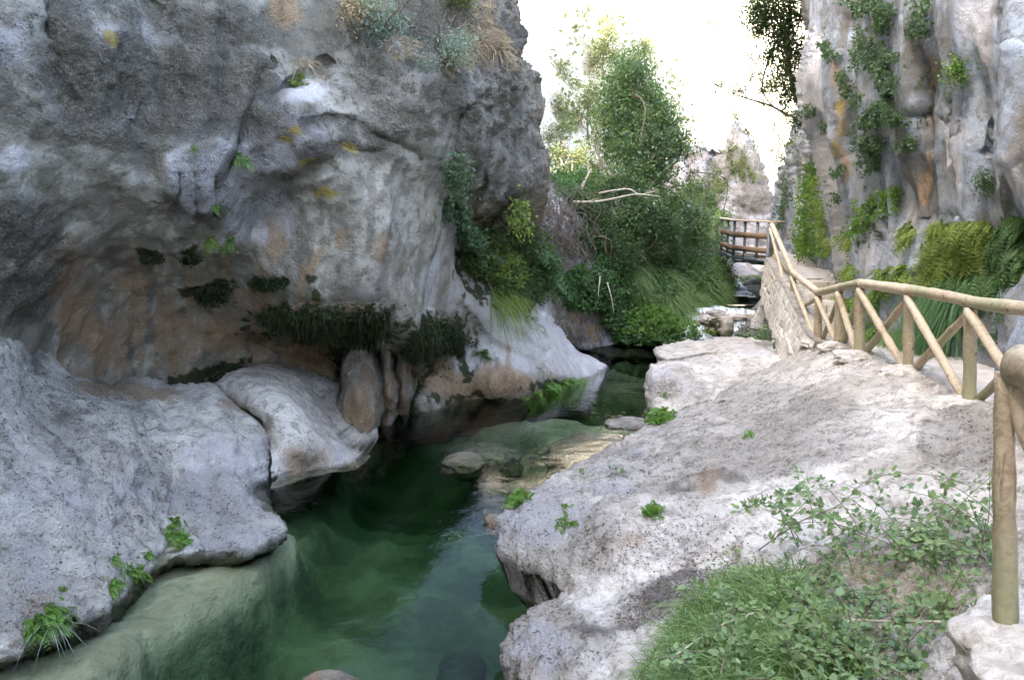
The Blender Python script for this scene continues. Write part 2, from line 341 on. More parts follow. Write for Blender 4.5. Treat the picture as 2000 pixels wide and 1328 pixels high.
# ------------------------------------------------------------------ rock shells: real surfaces through control points
class Surf: pass
def spaced(lo, hi, flo, fhi, step, coarse):
    a = list(np.arange(flo, fhi+step, step))
    x = flo; left = []
    c = step
    while x > lo: c = min(c*1.25, coarse); x -= c; left.append(x)
    x = a[-1]; right = []; c = step
    while x < hi: c = min(c*1.25, coarse); x += c; right.append(x)
    return np.array(left[::-1]+a+right)
def ell(cx, cy, rx, ry, ang=0): return ('e', cx, cy, rx, ry, math.radians(ang))
def shell(name, outline, ctrl, step=4.0, coarse=60, fine=None, rw=40, rd=0.5, feats=(), nz=(), extr=(0, 1.2, 0), masks=None, mat=None, jit=4.0, seed=1, c=30.0, parent=None, sub=6, flow=(1, 1, .5), rough=(), bscale=1.0, rbase=.7, rlim=None):
    ol = smooth_poly(outline, sub, True, jit, seed)
    lo = ol.min(0); hi = ol.max(0)
    fx0, fy0, fx1, fy1 = fine or (max(lo[0], -40), max(lo[1], -40), min(hi[0], 2040), min(hi[1], 1370))
    xs = spaced(lo[0]-step, hi[0]+step, fx0, fx1, step, coarse); ys = spaced(lo[1]-step, hi[1]+step, fy0, fy1, step, coarse)
    X, Y = np.meshgrid(xs, ys)
    ins = inside(X, Y, ol); d, bx, by = seg_dist(X, Y, ol, True)
    q = ins[:-1, :-1] | ins[1:, :-1] | ins[:-1, 1:] | ins[1:, 1:]
    X = np.where(ins, X, bx); Y = np.where(ins, Y, by); d = np.where(ins, d, 0)
    ct = [(a, b, (Dz(a, b, 0.0) if D == 'w' else (Dz(a, b, D[1]) if isinstance(D, tuple) else D))) for a, b, D in ctrl]
    f = tps(ct, c)
    D = f(X, Y)
    t = np.clip(d/rw, 0, 1); D = D+(1 if rlim is None else 1-sstep(Y-rlim[0]-rlim[1]*X, -20, 20))*rd*(1-np.sqrt(np.clip(1-(1-t)**2, 0, 1)))
    wq = np.stack([X/60, Y/60, np.full(X.shape, seed*1.3)], -1)
    wx = X+14*fbm(wq, 3, seed+50); wy = Y+14*fbm(wq+9, 3, seed+60)
    for pl, wd, amp in feats:
        dd, _, _ = seg_dist(X+0.35*(wx-X)*min(1, wd/12), Y+0.35*(wy-Y)*min(1, wd/12), smooth_poly(pl, 4, False), False)
        D = D+amp*np.exp(-(dd/wd)**2)
    pos = P(X, Y, D)
    gu = np.gradient(pos, axis=1); gv = np.gradient(pos, axis=0); nr = np.cross(gv, gu); nr /= np.linalg.norm(nr, axis=-1)[..., None]+1e-9
    view = np.array([0, 0, CAMZ])-pos; nr *= np.sign((nr*view).sum(-1))[..., None]
    fl = np.array(flow)
    for kind, sc_, amp, o_ in nz:
        if kind == 'f': n_ = fbm(pos*sc_, o_, seed)
        elif kind == 'w': n_ = fbm(pos*sc_*fl, o_, seed+31)
        elif kind == 'r': n_ = ridged(pos*sc_, o_, seed+3)
        elif kind == 'v': n_ = ridged(pos*sc_*fl, o_, seed+5)       # flutes along the flow
        elif kind == 'b': n_ = -np.abs(fbm(pos*sc_, o_, seed+11))*2+0.5   # rounded billows
        pos = pos+nr*(n_*amp)[..., None]
    for cx, cy, rx, ry, sc_, amp in rough:      # crumbly zones: extra crags
        m_ = sstep(1.25-np.hypot((wx-cx)/rx, (wy-cy)/ry), 0, .6)
        pos = pos+nr*(m_*amp*(.7*ridged(pos*sc_*np.array([1, 1, .7]), 5, seed+21)+.9*fbm(pos*sc_*1.6, 5, seed+23)))[..., None]
    gu = np.gradient(pos, axis=1); gv = np.gradient(pos, axis=0); nr = np.cross(gv, gu); nr /= np.linalg.norm(nr, axis=-1)[..., None]+1e-9
    nr *= np.sign((nr*view).sum(-1))[..., None]
    at = {k: np.zeros(X.shape) for k in ('pale', 'dark', 'ochre', 'yellow', 'moss')}
    at['rgh'] = np.full(X.shape, rbase)
    for cx, cy, rx, ry, sc_, amp in rough: at['rgh'] = np.maximum(at['rgh'], 1.5*sstep(1.3-np.hypot((wx-cx)/rx, (wy-cy)/ry), 0, .6))
    for k, lst in (masks or {}).items():
        for it in lst:
            if it[0] == 'e':
                _, cx, cy, rx, ry, a = it[:6]; s_ = it[6] if len(it) > 6 else 1.0
                dx, dy = wx-cx, wy-cy; u = (dx*math.cos(a)+dy*math.sin(a))/rx; v = (-dx*math.sin(a)+dy*math.cos(a))/ry
                at[k] = np.maximum(at[k], s_*np.clip(1.35-np.hypot(u, v)*0.85, 0, 1))
            else:   # polyline band
                _, pl, wd = it[:3]; s_ = it[3] if len(it) > 3 else 1.0
                dd, _, _ = seg_dist(wx, wy, pl, False); at[k] = np.maximum(at[k], s_*np.clip(1.3-dd/wd*0.8, 0, 1))
    ny, nx = X.shape; idx = np.full((ny, nx), -1); used = np.zeros((ny, nx), bool)
    used[:-1, :-1] |= q; used[1:, :-1] |= q; used[:-1, 1:] |= q; used[1:, 1:] |= q
    idx[used] = np.arange(used.sum()); V = pos[used]
    A = {k: v[used] for k, v in at.items()}
    i0 = idx[:-1, :-1][q]; i1 = idx[:-1, 1:][q]; i2 = idx[1:, 1:][q]; i3 = idx[1:, :-1][q]
    Fq = np.stack([i0, i3, i2, i1], -1)
    # boundary edges -> skirt going round the back, so the rock has thickness
    E = np.concatenate([Fq[:, [0, 1]], Fq[:, [1, 2]], Fq[:, [2, 3]], Fq[:, [3, 0]]]); key = E.min(1)*10**7+E.max(1)
    u_, inv, cnt = np.unique(key, return_inverse=True, return_counts=True); BE = E[cnt[inv] == 1]
    bv = np.unique(BE); ex = np.array(extr, float); cen = V.mean(0); base = len(V); rings = [bv]; allv = [V]
    nb = len(bv); K = 9; vb = V[bv]; toward = cen-vb; toward = toward-np.outer(toward@ex, ex)/(ex@ex+1e-9)
    for k in range(1, K+1):
        s_ = k/K; ring = vb+ex*math.sin(s_*math.pi/2)+toward*0.22*(1-math.cos(s_*math.pi/2))
        n_ = (fbm(ring*1.6, 4, seed)*0.25+.06*ridged(ring*4, 3, seed))*min(1, 2*s_)
        allv.append(ring+n_[:, None]*np.array([1, .3, 1])); rings.append(np.arange(nb)+base+(k-1)*nb)
    mp = {int(v): i for i, v in enumerate(bv)}; bi = np.array([[mp[int(a)], mp[int(b_)]] for a, b_ in BE])
    Fs = [Fq]
    for k in range(K):
        r0, r1 = rings[k], rings[k+1]; Fs.append(np.stack([r0[bi[:, 1]], r0[bi[:, 0]], r1[bi[:, 0]], r1[bi[:, 1]]], -1))
    V2 = np.concatenate(allv); F2 = np.concatenate(Fs); A2 = rock_attrs(V2, {k: np.concatenate([v]+[v[bv]*(1-(0 if k == 'rgh' else .5)*q/K) for q in range(K)]) for k, v in A.items()}, bscale, seed)
    o = mesh_np(name, V2, F2, np.full(len(F2), 4), mat, parent, A2)
    s = Surf(); s.obj = o; s.X = X; s.Y = Y; s.pos = pos; s.nr = nr; s.ok = used & ins; s.xs = xs; s.ys = ys; return s
def at(s, px, py):
    i = np.clip(np.searchsorted(s.ys, py), 0, len(s.ys)-1); j = np.clip(np.searchsorted(s.xs, px), 0, len(s.xs)-1)
    return s.pos[i, j], s.nr[i, j]
def scatter(s, n, rng, poly=None, e=None, clump=0.0, seed=0):
    """random points of a rock surface inside a pixel polygon or ellipse"""
    if e is not None:
        cx, cy, rx, ry = e[:4]; r = np.sqrt(rng.random(n))*(0.75+0.5*rng.random(n)); a = rng.random(n)*2*math.pi
        px = cx+rx*r*np.cos(a); py = cy+ry*r*np.sin(a)
    else:
        pl = np.array(poly, float); lo, hi = pl.min(0), pl.max(0)
        px = rng.uniform(lo[0]-12, hi[0]+12, n*4); py = rng.uniform(lo[1]-12, hi[1]+12, n*4)
        qq = np.stack([px/22, py/22, np.full(len(px), seed+.5)], -1); sx = px+16*fbm(qq, 3, seed); sy = py+16*fbm(qq+7, 3, seed)
        k = inside(sx, sy, pl); px, py = px[k][:n], py[k][:n]
    if clump:
        qq = np.stack([px/14, py/14, np.full(len(px), seed+.5)], -1); k = fbm(qq, 2, seed+9) > -0.25+clump; px, py = px[k], py[k]
    i = np.clip(np.searchsorted(s.ys, py), 0, len(s.ys)-1); j = np.clip(np.searchsorted(s.xs, px), 0, len(s.xs)-1)
    k = s.ok[i, j]; i, j = i[k], j[k]
    return s.pos[i, j], s.nr[i, j]

# ------------------------------------------------------------------ foliage
def unit(v): return v/(np.linalg.norm(v, axis=-1)[..., None]+1e-9)
def leaf_geo(p, d, nrm, L, Wd, rng, near=False):
    n = len(p); d = unit(d); side = unit(np.cross(d, nrm)); up = np.cross(side, d); L = np.broadcast_to(L, (n,))[:, None]; Wd = np.broadcast_to(Wd, (n,))[:, None]
    if near:
        v = np.stack([p, p+d*L*.3+side*Wd*.45-up*L*.02, p+d*L*.68+side*Wd*.36-up*L*.06, p+d*L-up*L*.15, p+d*L*.68-side*Wd*.36-up*L*.06, p+d*L*.3-side*Wd*.45-up*L*.02, p+d*L*.35-up*L*.10], 1)
        f = np.array([[0, 1, 6], [1, 2, 6], [2, 3, 6], [3, 4, 6], [4, 5, 6], [5, 0, 6]])
    else:
        v = np.stack([p, p+d*L*.45+side*Wd*.5, p+d*L-up*L*.15, p+d*L*.45-side*Wd*.5], 1); f = np.array([[0, 1, 2, 3]])
    m = v.shape[1]; ff = (f[None]+np.arange(n)[:, None, None]*m).reshape(-1, f.shape[1])
    var = np.repeat(rng.random(n), m); return v.reshape(-1, 3), ff, var
def blade_geo(p, d, L, Wd, droop, rng, seg=4, g=(0, 0, -1)):
    n = len(p); d = unit(d); side = unit(np.cross(d, rng.normal(size=(n, 3))+np.array([0.001, 0, 0]))); L = np.broadcast_to(L, (n,)); droop = np.broadcast_to(droop, (n,)); g = np.array(g, float)
    V = []
    for k in range(seg+1):
        t = k/seg; c = p+d*(L*t)[:, None]+g*(L*droop*t*t)[:, None]; wk = Wd*(1-t**1.6)*(0.6+0.8*min(t*3, 1)) if k < seg else 0.0006
        V += [c+side*np.asarray(wk/2), c-side*np.asarray(wk/2)]
    V = np.stack(V, 1); m = 2*(seg+1); f = np.array([[2*k, 2*k+1, 2*k+3, 2*k+2] for k in range(seg)])
    ff = (f[None]+np.arange(n)[:, None, None]*m).reshape(-1, 4); return V.reshape(-1, 3), ff, np.repeat(rng.random(n), m)
def fern_geo(p, d, L, rng, pin=9, pw=0.30, droop=0.6):
    n = len(p); d = unit(d); L = np.broadcast_to(L, (n,)); side = unit(np.cross(d, np.array([0, 0, 1.0])+0.8*rng.normal(size=(n, 3)))); g = np.array([0, 0, -1.0])
    ps = []; ds = []; ls = []; ns = []
    for k in range(1, pin+1):
        t = k/pin; c = p+d*(L*t)[:, None]+g*(L*droop*t*t)[:, None]; tg = unit(d+g*(2*droop*t)); ln = L*pw*math.sin(math.pi*(0.12+0.83*t))
        for sgn in (1, -1): ps.append(c); ds.append(unit(side*sgn+tg*0.45)); ls.append(ln); ns.append(np.cross(side, tg))
    p2, d2, l2, n2 = map(np.concatenate, (ps, ds, ls, ns))
    return leaf_geo(p2, d2, n2, l2, l2*0.42, rng)
def foliage(name, geos, mat, parent=None, **tg):
    V = []; Fs = []; S = []; A = []; o_ = 0
    for v, f, a in geos:
        V.append(v); Fs.append((f+o_).ravel()); S.append(np.full(len(f), f.shape[1])); A.append(a); o_ += len(v)
    o = mesh_np(name, np.concatenate(V), np.concatenate(Fs), np.concatenate(S), mat, parent, {'var': np.concatenate(A)}, smooth=False)
    if parent: localize(o)
    if tg: tag(o, **tg)
    return o
def rnd(rng, n): return rng.normal(size=(n, 3))
def blob_leaves(blobs, dens, L, asp, rng, near=False, hollow=0.55, updir=0.2):
    """blobs: (centre, radius). Leaves in small clumps spread over and through each blob"""
    G = []
    for c, r in blobs:
        c = np.array(c); r = np.broadcast_to(np.array(r, float), (3,)); nc = max(5, int(dens*np.prod(r)**(1/3.)**1/L*1.2)); nc = max(6, int(dens*(r.mean()/L)**1.5))
        dirs = unit(rnd(rng, nc)); rr = (hollow+(1-hollow)*rng.random(nc))*(0.75+0.35*vnoise(dirs*2.3+c, 5)+0.15*rng.normal(size=nc)); cc = c+dirs*rr[:, None]*r
        per = 26; p = np.repeat(cc, per, 0)+rnd(rng, nc*per)*L*1.5*(0.6+rng.random((nc*per, 1)))
        dr = unit(rnd(rng, nc*per)+np.repeat(dirs, per, 0)*0.5+np.array([0, 0, -updir])); nm = unit(rnd(rng, nc*per)*0.8+np.array([0, 0, 1.0]))
        ln = L*(0.6+0.8*rng.random(nc*per)); v, f, a = leaf_geo(p, dr, nm, ln, ln*asp, rng, near)
        m = len(v)//(nc*per); cl = np.repeat(rng.random(nc), per*m); G.append((v, f, np.clip(a*0.5+cl*0.5, 0, 1)))
    return G
def branchy(mb, p0, d0, L, r, rng, depth, tips=None, wob=0.25, nchild=3):
    pts = [np.array(p0, float)]; d = unit(np.array(d0, float)); n = 6
    for i in range(n): d = unit(d+rng.normal(size=3)*wob*0.6+np.array([0, 0, 0.03])); pts.append(pts[-1]+d*L/n)
    mb.tube(pts, np.linspace(r, r*0.45, n+1), 6 if r < .03 else 8)
    if tips is not None and depth <= 1: tips.append(pts[-1])
    if depth > 0:
        for k in range(nchild):
            i = rng.integers(2, n+1); dd = unit(d+rng.normal(size=3)*0.75+np.array([0, 0, 0.15])); branchy(mb, pts[i], dd, L*0.62, r*0.5, rng, depth-1, tips, wob, nchild)
# ================================================================== THE LAND
# --- riverbed: one sheet reaching the horizon, the gorge floor modelled in its middle
def land():
    xs = spaced(-700, 700, -13, 9.5, 0.13, 60); ys = spaced(-300, 900, 4.0, 33, 0.13, 60)
    X, Y = np.meshgrid(xs, ys); pz = np.stack([X, Y, 0*X], -1); px, py = proj(pz+np.array([0, 0, 0.0])*0); ok = Y > 3
    z = np.full(X.shape, -1.55)
    def zone(poly, h, soft):
        nonlocal z
        n_ = fbm(pz*1.1, 4, 3)*22; px, py = proj(pz+np.array([0, 0, h])); d, _, _ = seg_dist(px+n_, py+n_*.6, poly, True); i = inside(px+n_, py+n_*.6, poly); sd = np.where(i, d, -d)
        t = np.clip((sd+soft/2)/soft, 0, 1); t = t*t*(3-2*t); z = np.where(ok, np.maximum(z, h*t+z*(1-t)), z)
    zone([(-900, 1500), (-300, 1380), (0, 1240), (330, 1050), (500, 1000), (580, 1030), (570, 1070), (500, 1125), (400, 1185), (330, 1225), (230, 1300), (60, 1420), (-300, 1700)], -0.28, 26)
    zone([(500, 960), (560, 930), (700, 880), (690, 920), (650, 980), (610, 1060), (590, 1130), (520, 1170), (450, 1160), (520, 1060)], -0.85, 50)
    zone([(860, 830), (950, 812), (1060, 812), (1180, 800), (1300, 790), (1400, 830), (1250, 900), (1110, 950), (1100, 905), (1020, 850), (960, 845)], -0.45, 50)
    zone([(700, 850), (860, 820), (960, 820), (1000, 850), (930, 880), (850, 905), (760, 880)], -0.95, 40)
    zone([(1120, 740), (1200, 715), (1270, 735), (1260, 765), (1150, 765)], -0.35, 20)
    zone([(1100, 690), (1130, 670), (1500, 655), (1500, 700), (1280, 715), (1190, 712)], -0.45, 14)
    z += 0.10*fbm(pz*1.3, 4, 8)+np.where(z < -1.0, .40*fbm(pz*.55, 3, 18)+.25*np.clip(ridged(pz*.9, 2, 28), 0, 1), 0)+0.05*fbm(pz*5, 3, 9)
    # upstream floor climbs towards the cascades
    up = np.interp(Y, [24.0, 24.6, 25.3, 25.6, 25.9, 26.6, 29.6, 30.4, 30.9, 31.3, 32.5], [-.45, -.15, .45, .66, .62, .30, .28, .75, .99, .96, .55])
    z = np.where((Y > 24), up+0.05*fbm(pz*2, 3, 2), z)
    far = np.clip((np.hypot(X, Y-15)-34)/60, 0, 1); z = z*(1-far)+far*(1.5+14*fbm(pz/90+5, 4, 12))
    z = np.where((np.abs(X-(-2)) > 17) & (Y < 34), np.maximum(z, 1.0), z)
    V = np.stack([X, Y, z], -1).reshape(-1, 3); ny, nx = X.shape; i = np.arange(ny*nx).reshape(ny, nx)
    Fq = np.stack([i[:-1, :-1], i[:-1, 1:], i[1:, 1:], i[1:, :-1]], -1).reshape(-1, 4)
    m, t, o = newmat('riverbed_silt'); b = NB(t); co = b.n('ShaderNodeNewGeometry').outputs['Position']
    c = b.mix(b.ramp(b.noise(co, 1.3, 5, .6, .5), .38, .62), (0.19, 0.16, 0.09), (0.33, 0.29, 0.185)); c = b.mix(b.math('MULTIPLY', b.ramp(b.noise(co, 3.5, 5, .65), .48, .66), .7), c, (0.07, 0.085, 0.04))
    c = b.mix(b.math('MULTIPLY', b.ramp(b.vor(b.mapping(co, (1, 1, 1)), 3.2), .05, .35), .25), c, (0.42, 0.38, 0.27))
    sz = b.n('ShaderNodeSeparateXYZ'); b.lk(co, sz.inputs[0]); dz = b.math('ADD', sz.outputs[2], b.math('MULTIPLY', b.noise(co, 1.5, 3), .8)); c = b.mix(b.ramp(dz, .0, -.35), c, b.mix(b.ramp(b.noise(co, .9, 4, .6), .4, .6), (0.07, 0.08, 0.045), (0.17, 0.17, 0.10)))  # silt turns dark green with depth, in place of scattering in the water
    bp = b.n('ShaderNodeBump'); bp.inputs['Distance'].default_value = 0.08; b.lk(b.noise(co, 6, 5, .6), bp.inputs['Height'])
    pr = b.n('ShaderNodeBsdfPrincipled'); b.lk(c, pr.inputs['Base Color']); pr.inputs['Roughness'].default_value = .9; b.lk(bp.outputs[0], pr.inputs['Normal']); b.lk(pr.outputs[0], o.inputs[0])
    ob = mesh_np('riverbed', V, Fq, np.full(len(Fq), 4), m); tag(ob, kind='structure')
land()
# --- water: closed bodies, green by real depth, helped by bed colour that darkens downwards
def water_body(name, outline, z, depth, mat=None):
    n = len(outline); v = [(x, y, z) for x, y in outline]+[(x, y, z-depth) for x, y in outline]
    mb = MB(); mb.add(v, [list(range(n)), list(range(2*n-1, n-1, -1))]+[[n+k, n+(k+1) % n, (k+1) % n, k] for k in range(n)])
    o = mb.build(name, mat or M['water']); tag(o, kind='structure'); return o
water_body('water', [(-15, -8), (7, -8), (8.2, 3), (8.6, 18), (9.3, 25.4), (1, 25.6), (-8, 25.5), (-15, 20)], 0.0, 3.6)
water_body('upper_pool_water', [(3.5, 25.75), (8.2, 25.75), (9.5, 30.2), (3, 30.2)], 0.66, 1.2)
water_body('far_pool_water', [(3.5, 31.0), (10, 31.0), (12, 37), (3, 37)], 1.0, 1.0)
def cascade(name, a, b_, y0, y1, z0, z1, seed):
    xs = np.linspace(0, 1, 40); ts = np.linspace(0, 1, 26); S, T = np.meshgrid(xs, ts)
    x = a[0]+(a[1]-a[0])*S; xb = b_[0]+(b_[1]-b_[0])*S; xx = x*(1-T)+xb*T; yy = y0+(y1-y0)*T; st = np.clip((T-.15)/.8, 0, 1); st = st+0.09*np.sin(st*3*2*math.pi+S*4)
    zz = z0+(z1-z0)*st+0.02; p = np.stack([xx, yy, zz], -1); p[..., 2] += 0.07*fbm(p*3.3, 4, seed); p[..., 1] += .1*fbm(p*2+4, 3, seed)
    i = np.arange(S.size).reshape(S.shape); Fq = np.stack([i[:-1, :-1], i[:-1, 1:], i[1:, 1:], i[1:, :-1]], -1).reshape(-1, 4); n = S.size
    V = np.concatenate([p.reshape(-1, 3), p.reshape(-1, 3)-np.array([0, -.05, .25])]); F2 = np.concatenate([Fq, Fq[:, ::-1]+n])
    tag(mesh_np(name, V, F2, np.full(len(F2), 4), M['foam']), kind='structure')
cascade('cascade_water', (4.6, 7.3), (5.0, 7.4), 24.1, 26.0, 0.04, 0.72, 3)
cascade('cascade_water', (7.0, 8.3), (7.5, 7.95), 29.6, 31.2, 0.70, 1.06, 8)

# --- the overhanging cliff on the left bank
cl_out = [(985, -10), (1015, 55), (1010, 110), (1042, 150), (1053, 205), (1050, 260), (1062, 325), (1060, 380), (1052, 440), (1068, 500), (1072, 560), (1082, 620), (1110, 660), (1150, 695), (1192, 716), (1186, 735), (1160, 800), (1050, 840), (900, 840), (800, 850), (740, 860), (640, 830), (560, 800), (420, 800), (250, 800), (120, 770), (0, 730), (-300, 780), (-700, 800), (-900, 300), (-900, -900), (-500, -1100), (0, -1150), (400, -1150), (700, -1100), (880, -850), (960, -550), (985, -250), (975, -100)]
cl_ctrl = [(-900, -700, 8.5), (-500, -800, 10), (-800, 200, 5.5), (-700, 700, 6.0), (-300, -400, 9.2), (0, -700, 11.5), (400, -600, 13.5), (700, -350, 14.2), (700, -1000, 16), (900, -600, 16.5), (200, -300, 11.3), (500, -250, 12.8), (-300, -100, 8.0), (-300, 400, 8.3), (-300, 700, 8.6),
 (0, 0, 9.7), (0, 200, 9.4), (0, 400, 9.7), (0, 550, 10.3), (0, 660, 10.5), (100, 600, 11.4), (120, 700, 12.2), (200, 0, 10.5), (200, 200, 10.2), (200, 320, 10.3), (200, 450, 11.2), (200, 600, 12.6), (220, 720, 13.5), (400, 0, 11.6), (400, 120, 11.4), (400, 220, 11.35), (400, 350, 11.3), (400, 430, 11.7), (400, 520, 12.9), (350, 620, 13.8), (400, 720, 14.6),
 (560, 0, 12.5), (560, 120, 12.3), (560, 200, 11.9), (600, 260, 11.8), (620, 330, 11.95), (530, 350, 12.3), (500, 420, 12.6), (600, 450, 12.6), (560, 540, 12.9), (620, 585, 13.0), (560, 640, 13.9), (500, 640, 14.2), (480, 700, 14.9), (600, 700, 15.3), (640, 760, 15.8),
 (800, 0, 13.8), (720, 100, 13.1), (800, 180, 12.9), (740, 260, 12.6), (820, 280, 13.0), (750, 350, 12.9), (750, 420, 12.8), (730, 500, 12.85), (700, 560, 12.95), (760, 590, 13.2), (790, 640, 13.7), (720, 640, 14.2), (720, 690, 15.3), (740, 760, 16.6), (690, 760, 16.3), (780, 700, 15.8), (790, 780, 16.9), (790, 830, 17.0), (700, 830, 16.6),
 (850, 380, 14.1), (845, 480, 14.5), (835, 580, 14.6), (870, 640, 15.9), (850, 700, 16.6), (930, 60, 14.3), (940, 180, 14.2), (950, 300, 14.6), (900, 300, 14.0), (1000, 150, 15.2), (1010, 350, 15.6), (960, 410, 15.6), (1040, 300, 16.4), (1035, 400, 17), (980, 0, 15.5), (900, -100, 15.5),
 (885, 470, 15.7), (905, 560, 15.9), (940, 500, 17.6), (1000, 480, 19.0), (1050, 500, 20.4), (1060, 580, 20.2), (960, 590, 16.9), (1020, 640, 17.8), (940, 660, 16.9), (900, 740, 16.9), (1080, 690, 18.6), (1130, 705, 19.7), (1192, 718, 'w'), (1165, 727, 'w'), (1135, 742, 'w'), (1050, 772, 'w'), (960, 780, 'w'), (880, 787, 'w'), (815, 800, 'w'), (1100, 800, 20), (950, 840, 18.4), (850, 850, 17.3)]
cl_masks = dict(
 pale=[ell(600, 250, 60, 40), ell(560, 300, 110, 38, -30, ), ell(500, 390, 60, 90, 25), ell(380, 340, 60, 100), ell(470, 300, 90, 60), ell(600, 170, 90, 30, -20), ell(230, 70, 80, 30), ell(240, 220, 70, 30), ell(160, 20, 80, 40)+(0.7,), ell(30, 80, 50, 60)+(0.8,), ('l', [(855, 400), (850, 500), (820, 620)], 16, .9), ('l', [(900, 520), (960, 620), (1060, 690), (1180, 718)], 38), ('l', [(1060, 590), (1100, 670), (1180, 715)], 22), ell(900, 560, 30, 60), ell(1000, 690, 110, 40, 15)+(0.8,), ell(20, 300, 40, 30), ell(900, 690, 50, 40)+(.7,), ('l', [(870, 420), (880, 520), (910, 580)], 14), ell(820, 130, 90, 60)+(.5,), ell(700, 550, 60, 30)+(.5,)],
 dark=[ell(340, 150, 200, 90, 20), ell(360, 230, 120, 60)+(.8,), ell(120, 250, 130, 50)+(.8,), ell(20, 200, 60, 60)+(.7,), ell(150, 480, 160, 50)+(.7,), ell(860, 60, 120, 60)+(.6,), ell(150, 100, 60, 120), ell(420, 60, 120, 60), ell(60, 420, 120, 80), ell(250, 300, 60, 60), ell(700, 290, 110, 26, -5), ell(620, 370, 80, 30)+(.6,), ell(60, 560, 90, 60), ell(80, 650, 90, 50), ell(560, 60, 90, 60), ell(520, 130, 60, 14, -50), ell(1010, 400, 60, 60)+(.7,), ell(930, 330, 40, 90)+(.7,), ell(1000, 450, 90, 60), ell(500, 190, 60, 14, -40), ('l', [(520, 110), (480, 230), (420, 350)], 12), ell(700, 730, 100, 60), ('l', [(660, 690), (650, 800)], 14), ('l', [(790, 680), (800, 790)], 22), ell(620, 30, 50, 50), ell(800, 230, 60, 20)+(.6,), ell(850, 190, 26, 70)+(.7,), ell(300, 620, 14, 120)+(.9,), ell(430, 560, 40, 30)+(.5,), ell(740, 560, 14, 40)+(.4,)],
 ochre=[ell(530, 470, 18, 60), ell(610, 510, 10, 50, 25)+(.8,), ell(180, 640, 50, 90)+(.9,), ell(340, 660, 26, 90)+(.9,), ell(430, 660, 60, 60)+(.7,), ell(610, 690, 90, 40)+(.9,), ell(270, 600, 18, 110)+(.8,), ell(920, 750, 110, 36)+(.95,), ell(860, 740, 30, 50), ell(680, 600, 60, 30)+(.5,), ell(640, 740, 40, 40)+(.9,), ell(940, 60, 50, 60)+(.7,), ell(560, 20, 26, 30)+(.8,), ell(740, 480, 14, 30, 20)+(.8,), ell(130, 520, 60, 80)+(.7,), ell(500, 580, 60, 40)+(.5,), ell(1000, 740, 70, 20)+(.7,), ell(660, 470, 12, 20)+(.9,)],
 yellow=[ell(565, 275, 18, 14), ell(605, 320, 16, 6), ell(580, 255, 14, 8), ell(685, 290, 12, 9)+(.8,), ell(620, 380, 30, 20)+(.6,), ell(215, 80, 26, 12)+(.8,)],
 moss=[ell(410, 565, 42, 22), ell(525, 545, 38, 13), ell(295, 497, 22, 14), ell(630, 632, 130, 34, 3), ell(720, 640, 60, 30), ell(670, 690, 20, 40), ell(850, 655, 70, 36), ell(380, 738, 70, 16, -12), ell(455, 715, 40, 10, -25), ell(375, 490, 16, 12, -30)+(.9,), ell(607, 545, 12, 10)+(.9,), ell(620, 570, 8, 8)+(.9,), ell(960, 500, 60, 80), ell(1020, 520, 60, 60), ('l', [(840, 690), (815, 790)], 10), ('l', [(770, 690), (775, 800)], 14), ('l', [(900, 690), (915, 740)], 14, .9), ell(960, 780, 120, 8)+(.8,), ell(1080, 755, 60, 12)+(.9,), ell(1025, 600, 12, 30)+(.8,), ell(750, 820, 90, 14)+(.8,)])
cl_feats = [([(1005, 455), (1030, 520), (1052, 600)], 14, .7), ([(855, 330), (850, 420), (835, 520), (815, 640)], 10, .25), ([(530, 120), (505, 170), (480, 230), (450, 320), (420, 380)], 7, .12), ([(640, 330), (560, 350), (510, 380), (490, 440)], 14, .14), ([(90, 0), (100, 110), (130, 200), (190, 230), (260, 180)], 22, .18), ([(300, 30), (340, 120), (300, 210), (280, 330)], 24, .18), ([(380, 340), (385, 430)], 5, .12), ([(415, 345), (418, 420)], 5, .12), ([(350, 340), (340, 440)], 5, .12), ([(640, 120), (560, 170), (520, 200)], 10, .2), ([(900, 210), (880, 300), (870, 400)], 12, .25), ([(960, 260), (940, 350), (920, 430)], 10, .18), ([(990, 290), (975, 360)], 8, .15), ([(500, 660), (560, 670), (640, 690), (690, 720)], 26, .8), ([(740, 700), (745, 830)], 16, .6), ([(780, 700), (790, 820)], 12, .5), ([(480, 640), (600, 600), (740, 600)], 10, -.16), ([(600, 245), (660, 240), (760, 275), (810, 300)], 12, .14), ([(1035, 520), (1030, 590), (1045, 640)], 8, .4), ([(960, 590), (990, 640), (1060, 690)], 9, .14), ([(900, 600), (960, 670), (1060, 715)], 9, .12), ([(840, 600), (900, 690)], 8, .12)]
for q_ in range(22):
    x_ = 120+q_*24.0+8*math.sin(q_*5.1); y_ = 540+40*math.sin(q_*2.3); cl_masks['ochre' if q_ % 3 else 'dark'].append(('l', [(x_+10, y_), (x_, 650), (x_-6, 745)], 7+4*abs(math.sin(q_*1.7)), .75 if q_ % 3 else .55))
for q_ in range(9): cl_masks['dark' if q_ % 2 else 'ochre'].append(('l', [(820+q_*22, 690+10*math.sin(q_*3)), (815+q_*22, 790)], 6, .7))
